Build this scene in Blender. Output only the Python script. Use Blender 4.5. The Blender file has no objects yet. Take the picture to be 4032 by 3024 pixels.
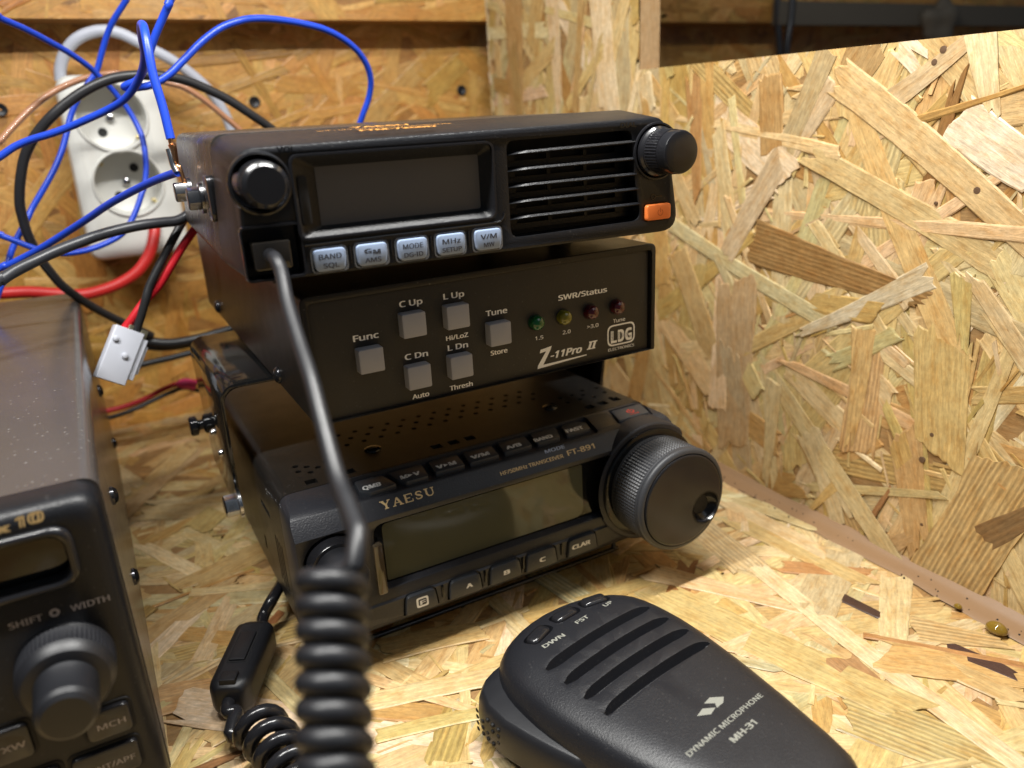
import bpy, bmesh, math, random
from mathutils import Vector, Matrix

# ------------------------------------------------------------------ camera, light, exposure
S = 0.001                                   # everything below is measured in millimetres
sc = bpy.context.scene
COL = sc.collection
CAM = Vector((-38.12, -223.03, 183.14)); FPX = 3037.76
def cam_axes(pitch=-19.64, yaw=-28.07, roll=2.97):
    p, y, r = (math.radians(a) for a in (pitch, yaw, roll))
    f = Vector((-math.sin(y)*math.cos(p), math.cos(y)*math.cos(p), math.sin(p)))
    rt = Vector((math.cos(y), math.sin(y), 0)); dn = f.cross(rt)
    return rt*math.cos(r)+dn*math.sin(r), -rt*math.sin(r)+dn*math.cos(r), f
RT, DN, FW = cam_axes()
cd = bpy.data.cameras.new('camera'); cam = bpy.data.objects.new('camera', cd); COL.objects.link(cam)
cam.matrix_world = Matrix(((RT.x, -DN.x, -FW.x, CAM.x*S), (RT.y, -DN.y, -FW.y, CAM.y*S), (RT.z, -DN.z, -FW.z, CAM.z*S), (0, 0, 0, 1)))
cd.sensor_width = 36; cd.lens = 36*FPX/4032; cd.clip_start = 0.005; cd.clip_end = 50
cd.dof.use_dof = True; cd.dof.focus_distance = 0.25; cd.dof.aperture_fstop = 10.5
sc.camera = cam
w = bpy.data.worlds.new('World'); sc.world = w; w.use_nodes = True
bgn = w.node_tree.nodes['Background']; bgn.inputs[0].default_value = (0.70, 0.84, 1.0, 1); bgn.inputs[1].default_value = 0.075
def area(name, loc, sx, sy, power, col, rot=(0, 0, 0)):
    l = bpy.data.lights.new(name, 'AREA'); l.shape = 'RECTANGLE'; l.size = sx*S; l.size_y = sy*S
    l.energy = power; l.color = col
    o = bpy.data.objects.new(name, l); COL.objects.link(o); o.location = Vector(loc)*S; o.rotation_euler = rot
    return o
area('tube_lamp', (95, -55, 430), 200, 14, 2.5, (1.0, 0.985, 0.945))
area('second_tube_lamp', (-150, -45, 470), 200, 14, 2.3, (1.0, 0.985, 0.945), (0, math.radians(-8), 0))
area('room_lamp', (380, -560, 720), 520, 520, 0.75, (0.82, 0.91, 1.0), (math.radians(43), 0, math.radians(32)))
sc.view_settings.view_transform = 'Standard'; sc.view_settings.look = 'None'
sc.view_settings.exposure = 0.12; sc.view_settings.gamma = 1.0; sc.view_settings.use_curve_mapping = False
sc.cycles.max_bounces = 8

def on_y(u, v, Y):                          # point at depth Y whose sight line passes the photo's pixel (4032 wide)
    d = RT*((u-2016)/FPX) + DN*((v-1512)/FPX) + FW
    return CAM + d*((Y-CAM.y)/d.y)
def on_x(u, v, X):
    d = RT*((u-2016)/FPX) + DN*((v-1512)/FPX) + FW
    return CAM + d*((X-CAM.x)/d.x)
def on_z(u, v, Z):
    d = RT*((u-2016)/FPX) + DN*((v-1512)/FPX) + FW
    return CAM + d*((Z-CAM.z)/d.z)
def at_d(u, v, t):
    return CAM + (RT*((u-2016)/FPX) + DN*((v-1512)/FPX) + FW)*t

# ------------------------------------------------------------------ materials
def nodes_of(name):
    m = bpy.data.materials.new(name); m.use_nodes = True
    nt = m.node_tree; b = nt.nodes['Principled BSDF']
    return m, nt, b
def N(nt, t, **kw):
    n = nt.nodes.new(t)
    for k, v in kw.items():
        if k in n.inputs: n.inputs[k].default_value = v
        else: setattr(n, k, v)
    return n
def mat(name, col, rough=0.5, metal=0.0, bump=0.0, bscale=900, dust=0.0, dscale=260, spec=0.5, trans=0.0, ior=1.45, coat=0.0, rvar=0.06):
    m, nt, b = nodes_of(name)
    L = nt.links
    b.inputs['Metallic'].default_value = metal; b.inputs['Specular IOR Level'].default_value = spec
    b.inputs['Transmission Weight'].default_value = trans; b.inputs['IOR'].default_value = ior
    b.inputs['Coat Weight'].default_value = coat
    tc = N(nt, 'ShaderNodeTexCoord')
    nz = N(nt, 'ShaderNodeTexNoise', Scale=120.0, Detail=4.0); L.new(tc.outputs['Object'], nz.inputs['Vector'])
    mr = N(nt, 'ShaderNodeMapRange'); L.new(nz.outputs['Fac'], mr.inputs['Value'])
    mr.inputs['To Min'].default_value = max(0.02, rough-rvar); mr.inputs['To Max'].default_value = rough+rvar
    L.new(mr.outputs['Result'], b.inputs['Roughness'])
    base = N(nt, 'ShaderNodeRGB'); base.outputs[0].default_value = (*col, 1)
    out = base.outputs[0]
    if dust > 0:                            # pale specks and smears of dust
        n2 = N(nt, 'ShaderNodeTexNoise', Scale=float(dscale), Detail=3.0); L.new(tc.outputs['Object'], n2.inputs['Vector'])
        n3 = N(nt, 'ShaderNodeTexVoronoi', Scale=float(dscale)*2.2); L.new(tc.outputs['Object'], n3.inputs['Vector'])
        r2 = N(nt, 'ShaderNodeMapRange'); L.new(n3.outputs['Distance'], r2.inputs['Value'])
        r2.inputs['From Min'].default_value = 0.20; r2.inputs['From Max'].default_value = 0.08
        r3 = N(nt, 'ShaderNodeMapRange'); L.new(n2.outputs['Fac'], r3.inputs['Value'])
        r3.inputs['From Min'].default_value = 0.40; r3.inputs['From Max'].default_value = 0.60
        mu = N(nt, 'ShaderNodeMath', operation='MULTIPLY'); L.new(r2.outputs[0], mu.inputs[0]); L.new(r3.outputs[0], mu.inputs[1])
        n4 = N(nt, 'ShaderNodeTexNoise', Scale=35.0, Detail=6.0, Roughness=0.7); L.new(tc.outputs['Object'], n4.inputs['Vector'])
        r4 = N(nt, 'ShaderNodeMapRange'); L.new(n4.outputs['Fac'], r4.inputs['Value'])
        r4.inputs['From Min'].default_value = 0.45; r4.inputs['From Max'].default_value = 0.85; r4.inputs['To Max'].default_value = 0.075
        ad = N(nt, 'ShaderNodeMath', operation='ADD'); L.new(mu.outputs[0], ad.inputs[0]); L.new(r4.outputs[0], ad.inputs[1])
        m2 = N(nt, 'ShaderNodeMath', operation='MULTIPLY'); L.new(ad.outputs[0], m2.inputs[0]); m2.inputs[1].default_value = dust
        m2.use_clamp = True
        mx = N(nt, 'ShaderNodeMix', data_type='RGBA'); L.new(m2.outputs[0], mx.inputs['Factor'])
        L.new(out, mx.inputs['A']); mx.inputs['B'].default_value = (0.42, 0.40, 0.37, 1); out = mx.outputs['Result']
    L.new(out, b.inputs['Base Color'])
    if bump > 0:
        nb = N(nt, 'ShaderNodeTexNoise', Scale=float(bscale), Detail=2.0); L.new(tc.outputs['Object'], nb.inputs['Vector'])
        bp = N(nt, 'ShaderNodeBump', Strength=bump, Distance=0.0002); L.new(nb.outputs['Fac'], bp.inputs['Height'])
        L.new(bp.outputs['Normal'], b.inputs['Normal'])
    return m

def osb_mat(name, tint=(1, 1, 1)):
    """Wood strands: each face carries its own colour; grain runs along the UV's u direction."""
    m, nt, b = nodes_of(name); L = nt.links
    at = N(nt, 'ShaderNodeAttribute', attribute_name='strand')
    uv = N(nt, 'ShaderNodeUVMap', uv_map='grain')
    def noise(su, sv, scale, detail, rough=0.6, dist=0.0):
        mp = N(nt, 'ShaderNodeMapping'); mp.inputs['Scale'].default_value = (su, sv, 1); L.new(uv.outputs[0], mp.inputs['Vector'])
        n = N(nt, 'ShaderNodeTexNoise', Scale=scale, Detail=detail, Roughness=rough, Distortion=dist); L.new(mp.outputs[0], n.inputs['Vector'])
        return n.outputs['Fac']
    def rng(src, a, c, lo, hi):
        r = N(nt, 'ShaderNodeMapRange'); L.new(src, r.inputs['Value'])
        for k, v in zip(('From Min', 'From Max', 'To Min', 'To Max'), (a, c, lo, hi)): r.inputs[k].default_value = v
        return r.outputs[0]
    def mul(a, c):
        q = N(nt, 'ShaderNodeMath', operation='MULTIPLY'); L.new(a, q.inputs[0])
        if isinstance(c, float): q.inputs[1].default_value = c
        else: L.new(c, q.inputs[1])
        return q.outputs[0]
    grain = noise(0.11, 0.95, 1.0, 6.0, 0.68, 0.6)
    fine = noise(0.45, 3.6, 1.0, 3.0, 0.6, 0.3)
    mott = noise(0.10, 0.28, 1.0, 4.0, 0.7)
    fleck = noise(0.22, 1.1, 1.0, 2.0, 0.5)
    # annual-ring ridges where the strand asks for them (attribute alpha)
    mp = N(nt, 'ShaderNodeMapping'); mp.inputs['Scale'].default_value = (0.012, 0.16, 1); L.new(uv.outputs[0], mp.inputs['Vector'])
    wv = N(nt, 'ShaderNodeTexWave', Scale=1.0, Distortion=5.0, Detail=3.0, wave_type='BANDS', bands_direction='Y'); L.new(mp.outputs[0], wv.inputs['Vector'])
    wv.inputs['Detail Scale'].default_value = 0.8
    wsel = mul(wv.outputs['Fac'], at.outputs['Alpha'])
    k = N(nt, 'ShaderNodeMath', operation='MULTIPLY'); L.new(rng(grain, 0.3, 0.72, 0.66, 1.20), k.inputs[0]); L.new(rng(fine, 0.3, 0.7, 0.90, 1.08), k.inputs[1])
    k2 = mul(k.outputs[0], rng(wsel, 0.0, 1.0, 1.0, 0.62))
    sc1 = N(nt, 'ShaderNodeVectorMath', operation='SCALE'); L.new(at.outputs['Color'], sc1.inputs[0]); L.new(k2, sc1.inputs['Scale'])
    stain = N(nt, 'ShaderNodeMix', data_type='RGBA', blend_type='MULTIPLY'); L.new(rng(mott, 0.48, 0.75, 0.0, 0.85), stain.inputs['Factor'])
    L.new(sc1.outputs[0], stain.inputs['A']); stain.inputs['B'].default_value = (0.82, 0.63, 0.38, 1)
    dark = N(nt, 'ShaderNodeMix', data_type='RGBA', blend_type='MULTIPLY'); L.new(rng(fleck, 0.70, 0.78, 0.0, 0.75), dark.inputs['Factor'])
    L.new(stain.outputs['Result'], dark.inputs['A']); dark.inputs['B'].default_value = (0.50, 0.30, 0.15, 1)
    tc = N(nt, 'ShaderNodeTexCoord')
    bl = N(nt, 'ShaderNodeTexNoise', Scale=75.0, Detail=5.0, Roughness=0.65); L.new(tc.outputs['Object'], bl.inputs['Vector'])
    b2 = N(nt, 'ShaderNodeTexNoise', Scale=420.0, Detail=4.0, Roughness=0.7); L.new(tc.outputs['Object'], b2.inputs['Vector'])
    resin = N(nt, 'ShaderNodeMix', data_type='RGBA', blend_type='MULTIPLY'); L.new(rng(bl.outputs['Fac'], 0.44, 0.74, 0.0, 0.8), resin.inputs['Factor'])
    L.new(dark.outputs['Result'], resin.inputs['A']); resin.inputs['B'].default_value = (0.86, 0.74, 0.56, 1)
    fib = N(nt, 'ShaderNodeVectorMath', operation='SCALE'); L.new(resin.outputs['Result'], fib.inputs[0]); L.new(rng(b2.outputs['Fac'], 0.3, 0.72, 0.86, 1.14), fib.inputs['Scale'])
    tn = N(nt, 'ShaderNodeMix', data_type='RGBA', blend_type='MULTIPLY'); tn.inputs['Factor'].default_value = 1.0
    L.new(fib.outputs[0], tn.inputs['A']); tn.inputs['B'].default_value = (*tint, 1)
    L.new(tn.outputs['Result'], b.inputs['Base Color'])
    L.new(rng(mott, 0.3, 0.7, 0.30, 0.52), b.inputs['Roughness']); b.inputs['Specular IOR Level'].default_value = 0.45
    hsum = N(nt, 'ShaderNodeMath', operation='ADD'); L.new(grain, hsum.inputs[0]); L.new(mul(fine, 0.5), hsum.inputs[1])
    h2 = N(nt, 'ShaderNodeMath', operation='ADD'); L.new(hsum.outputs[0], h2.inputs[0]); L.new(mul(wsel, -0.8), h2.inputs[1])
    bp = N(nt, 'ShaderNodeBump', Strength=0.55, Distance=0.00025); L.new(h2.outputs[0], bp.inputs['Height']); L.new(bp.outputs['Normal'], b.inputs['Normal'])
    return m

M = {
 'blk_tex': mat('black_textured_plastic', (0.0075, 0.008, 0.010), 0.38, bump=0.45, bscale=1700, dust=0.07, spec=0.32),
 'blk_grain': mat('grained_dark_plastic', (0.024, 0.025, 0.031), 0.40, bump=0.5, bscale=1700, dust=0.08),
 'smoky': mat('smoky_clear_plug', (0.022, 0.019, 0.016), 0.12, coat=0.4),
 'bolt': mat('worn_steel', (0.27, 0.27, 0.28), 0.24, metal=1.0),
 'dial_rubber': mat('dial_rubber', (0.036, 0.037, 0.041), 0.44),
 'blk_smooth': mat('black_smooth_plastic', (0.012, 0.012, 0.014), 0.20),
 'blk_soft': mat('black_rubber', (0.010, 0.0105, 0.013), 0.42, bump=0.15, bscale=2500),
 'blk_gloss': mat('black_gloss', (0.006, 0.006, 0.007), 0.10, rvar=0.03),
 'void': mat('black_recess', (0.004, 0.004, 0.005), 0.7),
 'case': mat('dark_painted_metal', (0.024, 0.021, 0.019), 0.28, bump=0.3, bscale=1800, dust=0.6),
 'case_sat': mat('dark_satin_metal', (0.012, 0.011, 0.010), 0.36, bump=0.3, bscale=2200, dust=0.16, spec=0.4),
 'dx_case': mat('dusty_brown_black_paint', (0.050, 0.044, 0.042), 0.24, bump=0.16, bscale=1200, dust=0.26, dscale=190),
 'panel': mat('matt_black_panel', (0.018, 0.0165, 0.015), 0.50, bump=0.25, bscale=2600, dust=0.05),
 'bracket': mat('gloss_black_paint', (0.010, 0.010, 0.010), 0.09, bump=0.12, bscale=700, dust=0.10),
 'btn_grey': mat('grey_button_plastic', (0.30, 0.31, 0.355), 0.42, bump=0.15, bscale=1600, dust=0.12),
 'btn_blue': mat('translucent_pale_button', (0.25, 0.32, 0.46), 0.30, spec=0.5, dust=0.1),
 'clear': mat('clear_rim', (0.35, 0.36, 0.38), 0.08, trans=0.6, coat=0.5),
 'btn_dark': mat('dark_rubber_button', (0.042, 0.046, 0.054), 0.40, bump=0.25, bscale=1500, dust=0.12),
 'orange': mat('orange_plastic', (0.80, 0.20, 0.045), 0.38, dust=0.05),
 'white_ink': mat('white_ink', (0.86, 0.86, 0.84), 0.5),
 'grey_ink': mat('grey_ink', (0.22, 0.22, 0.19), 0.5),
 'dim_ink': mat('dim_grey_ink', (0.30, 0.27, 0.27), 0.5),
 'blue_ink': mat('pale_blue_ink', (0.32, 0.40, 0.58), 0.5),
 'gold_ink': mat('gold_ink', (0.72, 0.55, 0.28), 0.45),
 'copper_ink': mat('orange_gold_ink', (0.70, 0.32, 0.07), 0.4),
 'dark_ink': mat('dark_ink', (0.03, 0.03, 0.035), 0.5),
 'red_ink': mat('red_ink', (0.70, 0.05, 0.03), 0.5),
 'lcd_grey': mat('unlit_grey_screen', (0.085, 0.081, 0.081), 0.33, rvar=0.02),
 'lcd_olive': mat('unlit_olive_screen', (0.085, 0.085, 0.054), 0.07, rvar=0.02, spec=0.6),
 'glass_blk': mat('black_window_glass', (0.006, 0.006, 0.006), 0.06, rvar=0.02),
 'amber_bar': mat('smoky_light_bar', (0.06, 0.045, 0.028), 0.10, coat=0.6),
 'led_g': mat('green_led_lens', (0.004, 0.10, 0.025), 0.08, trans=0.15, coat=0.6),
 'led_y': mat('yellow_led_lens', (0.17, 0.16, 0.006), 0.08, trans=0.15, coat=0.6),
 'led_r': mat('dark_red_led_lens', (0.075, 0.003, 0.008), 0.08, trans=0.15, coat=0.6),
 'chrome': mat('zinc_steel', (0.62, 0.63, 0.65), 0.20, metal=1.0),
 'blk_steel': mat('black_zinc', (0.06, 0.06, 0.065), 0.22, metal=0.8),
 'copper': mat('bare_copper', (0.85, 0.42, 0.20), 0.22, metal=1.0),
 'blue_pvc': mat('blue_wire_insulation', (0.012, 0.052, 0.46), 0.34),
 'black_pvc': mat('black_wire_insulation', (0.020, 0.020, 0.022), 0.40),
 'grey_pvc': mat('dark_grey_wire_insulation', (0.030, 0.031, 0.036), 0.36),
 'red_pvc': mat('red_wire_insulation', (0.55, 0.015, 0.025), 0.36),
 'dkred_pvc': mat('deep_red_cable_jacket', (0.50, 0.022, 0.020), 0.40),
 'pink': mat('pink_heat_shrink', (0.75, 0.05, 0.20), 0.45),
 'lav_pvc': mat('pale_grey_cord_jacket', (0.44, 0.46, 0.53), 0.38),
 'cu_pvc': mat('clear_jacket_over_copper', (0.34, 0.165, 0.09), 0.25, coat=0.3),
 'nylon': mat('translucent_white_nylon', (0.56, 0.58, 0.65), 0.36),
 'tin': mat('tinned_contact', (0.65, 0.60, 0.42), 0.3, metal=0.9),
 'white_pl': mat('white_socket_plastic', (0.62, 0.615, 0.58), 0.34),
 'socket_in': mat('ivory_socket_well', (0.52, 0.50, 0.44), 0.4),
 'pin_hole': mat('pin_hole_black', (0.01, 0.01, 0.01), 0.6),
 'brass': mat('earth_contact', (0.75, 0.62, 0.28), 0.3, metal=0.9),
 'caulk': mat('brown_sealant', (0.22, 0.128, 0.062), 0.52, bump=0.25, bscale=350),
 'speck': mat('dirt_speck', (0.03, 0.022, 0.016), 0.7),
 'knot': mat('dark_knot', (0.10, 0.055, 0.028), 0.6, bump=0.5, bscale=600),
 'resin': mat('amber_resin', (0.24, 0.145, 0.018), 0.06, trans=0.25, coat=0.8),
 'mic': mat('grained_black_plastic', (0.011, 0.0115, 0.0145), 0.38, bump=0.4, bscale=2200, dust=0.06),
 'core': mat('sawn_board_edge', (0.40, 0.25, 0.11), 0.7, bump=1.0, bscale=400),
 'batten': mat('rough_pine_lath', (0.36, 0.20, 0.075), 0.6, bump=0.6, bscale=260),
 'filler': mat('shade_toned_filler', (0.10, 0.085, 0.065), 0.7, bump=0.6, bscale=200),  # base colour darkened to carry the shade behind the divider
 'osb': osb_mat('oriented_strand_board', (0.96, 0.98, 1.10)),
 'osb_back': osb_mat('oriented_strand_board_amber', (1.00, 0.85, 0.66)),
}

# ------------------------------------------------------------------ mesh helpers
def obj(name, bm, m, parent=None, ang=38, bevel=0.0):
    me = bpy.data.meshes.new(name)
    bmesh.ops.remove_doubles(bm, verts=bm.verts, dist=1e-5)
    bmesh.ops.recalc_face_normals(bm, faces=bm.faces)
    bmesh.ops.scale(bm, vec=(S, S, S), verts=bm.verts)
    bm.to_mesh(me); bm.free()
    if bevel:
        t = bpy.data.objects.new('t', me); COL.objects.link(t)
        bv = t.modifiers.new('b', 'BEVEL'); bv.width = bevel*S; bv.segments = 2; bv.limit_method = 'ANGLE'; bv.angle_limit = math.radians(35)
        dg = bpy.context.evaluated_depsgraph_get(); me2 = bpy.data.meshes.new_from_object(t.evaluated_get(dg))
        bpy.data.objects.remove(t); me = me2; me.name = name
    me.materials.clear(); me.materials.append(M[m])
    me.shade_smooth(); me.set_sharp_from_angle(angle=math.radians(ang))
    o = bpy.data.objects.new(name, me); COL.objects.link(o)
    if parent: o.parent = parent
    return o
def thing(name, label, cat, loc=(0, 0, 0), rot=(0, 0, 0), group=None):
    o = bpy.data.objects.new(name, None); COL.objects.link(o); o.empty_display_size = 0.01
    o.location = Vector(loc)*S; o.rotation_euler = rot
    return tag(o, label, cat, group)
def tag(o, label, cat, group=None):
    o['label'] = label; o['category'] = cat
    if group: o['group'] = group
    return o
def structure(o): o['kind'] = 'structure'; return o
BM = bmesh.new
def loft(bm, loops, cap0=True, cap1=True, closed=True):
    vs = [[bm.verts.new(p) for p in lp] for lp in loops]
    n = len(vs[0])
    for a, b in zip(vs, vs[1:]):
        for i in range(n if closed else n-1):
            j = (i+1) % n; bm.faces.new((a[i], a[j], b[j], b[i]))
    if cap0: bm.faces.new(vs[0][::-1])
    if cap1: bm.faces.new(vs[-1])
    return bm
def rpoly(pts, radii, seg=5):
    """2D polygon with rounded corners."""
    if not isinstance(radii, (list, tuple)): radii = [radii]*len(pts)
    out = []; n = len(pts)
    for i, r in enumerate(radii):
        p = Vector(pts[i]); a = (Vector(pts[i-1])-p); c = (Vector(pts[(i+1) % n])-p)
        la, lc = a.length, c.length; a.normalize(); c.normalize()
        ang = a.angle(c); t = min(r/math.tan(ang/2), la*0.49, lc*0.49); p0 = p+a*t; p1 = p+c*t
        for k in range(seg+1):
            s = k/seg; q = p0*(1-s)**2+p*2*s*(1-s)+p1*s*s
            out.append((q.x, q.y))
    return out
def rrect(x0, x1, z0, z1, r, seg=5): return rpoly([(x0, z0), (x1, z0), (x1, z1), (x0, z1)], r, seg)
def inset2(pts, d):                       # shrink a 2D loop about its centre by about d on each side
    cx = (min(p[0] for p in pts)+max(p[0] for p in pts))/2; cy = (min(p[1] for p in pts)+max(p[1] for p in pts))/2
    hx = (max(p[0] for p in pts)-min(p[0] for p in pts))/2; hy = (max(p[1] for p in pts)-min(p[1] for p in pts))/2
    return [(cx+(p[0]-cx)*(hx-d)/hx, cy+(p[1]-cy)*(hy-d)/hy) for p in pts]
def L3(pts, k, ax='y'):
    return [{'y': (a, k, b), 'z': (a, b, k), 'x': (k, a, b)}[ax] for a, b in pts]
def prism(bm, pts, k0, k1, ax='y', ch=0.0):
    """2D outline pushed along an axis; ch chamfers the k0 end (the visible one)."""
    s = 1 if k1 > k0 else -1
    if ch: loft(bm, [L3(inset2(pts, ch), k0, ax), L3(inset2(pts, ch*0.3), k0+s*ch*0.3, ax), L3(pts, k0+s*ch, ax), L3(pts, k1, ax)])
    else: loft(bm, [L3(pts, k0, ax), L3(pts, k1, ax)])
    return bm
def box(bm, x0, x1, y0, y1, z0, z1): return prism(bm, [(x0, z0), (x1, z0), (x1, z1), (x0, z1)], y0, y1)
def circ(cx, cz, r, n=40, ph=0.0): return [(cx+r*math.cos(2*math.pi*i/n+ph), cz+r*math.sin(2*math.pi*i/n+ph)) for i in range(n)]
def lathe(bm, cx, cz, prof, n=48, ax='y', cap0=True, cap1=True):
    """prof: (position along axis, radius)"""
    return loft(bm, [L3(circ(cx, cz, r, n), k, ax) for k, r in prof], cap0, cap1)
def knurl(bm, cx, cz, prof, teeth, depth, ax='y'):
    n = teeth*2; loops = []
    for k, r, kn in prof:
        loops.append(L3([(cx+(r-(depth*kn if i % 2 else 0))*math.cos(2*math.pi*i/n), cz+(r-(depth*kn if i % 2 else 0))*math.sin(2*math.pi*i/n)) for i in range(n)], k, ax))
    return loft(bm, loops)
def spline(pts, sub=8):
    P = [Vector(p) for p in pts]; P = [P[0]*2-P[1]]+P+[P[-1]*2-P[-2]]; out = []
    for i in range(1, len(P)-2):
        a, b, c, d = P[i-1:i+3]
        for k in range(sub):
            t = k/sub; out.append(0.5*((2*b)+(c-a)*t+(2*a-5*b+4*c-d)*t*t+(-a+3*b-3*c+d)*t**3))
    out.append(P[-2]); return out
def tube(bm, pts, r, seg=14, sub=8, smooth=True, flat=1.0):
    path = spline(pts, sub) if smooth else [Vector(p) for p in pts]
    t0 = (path[1]-path[0]).normalized(); up = Vector((0, 0, 1)) if abs(t0.z) < 0.9 else Vector((1, 0, 0))
    nrm = (up-t0*up.dot(t0)).normalized(); loops = []
    for i, p in enumerate(path):
        t = (path[min(i+1, len(path)-1)]-path[max(i-1, 0)]).normalized()
        nrm = (nrm-t*nrm.dot(t)).normalized(); bi = t.cross(nrm)
        rr = r[min(i, len(r)-1)] if isinstance(r, list) else r
        loops.append([p+nrm*rr*flat*math.cos(2*math.pi*k/seg)+bi*rr*math.sin(2*math.pi*k/seg) for k in range(seg)])
    return loft(bm, loops)
def boolean(a, b, op='DIFFERENCE'):
    """a (bmesh) op b (bmesh) -> new bmesh"""
    os_ = []
    for q in (a, b):
        bmesh.ops.remove_doubles(q, verts=q.verts, dist=1e-5); bmesh.ops.recalc_face_normals(q, faces=q.faces)
        me = bpy.data.meshes.new('t'); q.to_mesh(me); q.free(); o = bpy.data.objects.new('t', me); COL.objects.link(o); os_.append(o)
    md = os_[0].modifiers.new('b', 'BOOLEAN'); md.operation = op; md.object = os_[1]; md.solver = 'EXACT'; md.use_self = True
    dg = bpy.context.evaluated_depsgraph_get(); me = bpy.data.meshes.new_from_object(os_[0].evaluated_get(dg))
    out = BM(); out.from_mesh(me)
    for o in os_: bpy.data.objects.remove(o)
    return out
import os
try:                                        # Blender's own bundled sans; its built-in letters otherwise
    FONT = bpy.data.fonts.load(os.path.join(bpy.utils.system_resource('DATAFILES'), 'fonts', 'NotoSansHebrew-Regular.woff2'))
except Exception:
    FONT = None
def text(bm, s, x0, x1, cap, place, bold=0.0, shear=0.0, depth=0.06, align='LEFT'):
    """Lettering fitted between x0 and x1 with capital height cap; place maps (u, v, w) to a point."""
    cu = bpy.data.curves.new('t', 'FONT'); cu.body = s; cu.font = FONT or cu.font; cu.size = 1.0; cu.shear = shear; cu.extrude = 0.0; cu.resolution_u = 4
    o = bpy.data.objects.new('t', cu); COL.objects.link(o)
    dg = bpy.context.evaluated_depsgraph_get(); me = bpy.data.meshes.new_from_object(o.evaluated_get(dg))
    bpy.data.objects.remove(o)
    xs = [v.co.x for v in me.vertices]
    if not xs: return bm
    bo = bold*1.25                             # bold by overprinting slightly shifted copies
    lo, hi = min(xs)-bo, max(xs)+bo; kx = (x1-x0)/(hi-lo); kz = cap/0.72
    for n, (dx, dz) in enumerate([(0, 0)] if bo == 0 else [(-bo, -bo*0.5), (bo, -bo*0.5), (-bo, bo*0.5), (bo, bo*0.5)]):
        vs = [bm.verts.new(place(x0+(v.co.x+dx-lo)*kx, (v.co.y+dz)*kz, depth+0.006*n)) for v in me.vertices]
        for p in me.polygons:
            try: bm.faces.new([vs[i] for i in p.vertices])
            except ValueError: pass
    return bm
def front(zb, y=0.0): return lambda u, v, wd: (u, y-wd, zb+v)
def poly(bm, pts, place, depth=0.06):
    bm.faces.new([bm.verts.new(place(u, v, depth)) for u, v in pts]); return bm
def ringpoly(bm, outer, inner, place, depth=0.06):
    a = [bm.verts.new(place(u, v, depth)) for u, v in outer]; b = [bm.verts.new(place(u, v, depth)) for u, v in inner]
    n = len(a)
    for i in range(n): bm.faces.new((a[i], a[(i+1) % n], b[(i+1) % n], b[i]))
    return bm

# ------------------------------------------------------------------ oriented strand board
PALE = [(0.64, 0.47, 0.215), (0.59, 0.41, 0.165), (0.54, 0.36, 0.13), (0.50, 0.315, 0.10), (0.60, 0.45, 0.21), (0.50, 0.385, 0.185), (0.44, 0.26, 0.08), (0.37, 0.19, 0.05), (0.72, 0.56, 0.31), (0.27, 0.13, 0.042), (0.07, 0.036, 0.02)]
WTS = [24, 26, 22, 14, 14, 11, 4.5, 0.9, 6, 0.25, 0.1]
def clip_rect(pts, r):
    for axis, lim, sgn in ((0, r[0], 1), (0, r[1], -1), (1, r[2], 1), (1, r[3], -1)):
        out = []
        for i, p in enumerate(pts):
            q = pts[i-1]; ip = (p[axis]-lim)*sgn >= 0; iq = (q[axis]-lim)*sgn >= 0
            if ip != iq:
                t = (lim-q[axis])/(p[axis]-q[axis]); out.append((q[0]+(p[0]-q[0])*t, q[1]+(p[1]-q[1])*t))
            if ip: out.append(p)
        pts = out
        if len(pts) < 3: return []
    return pts
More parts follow.
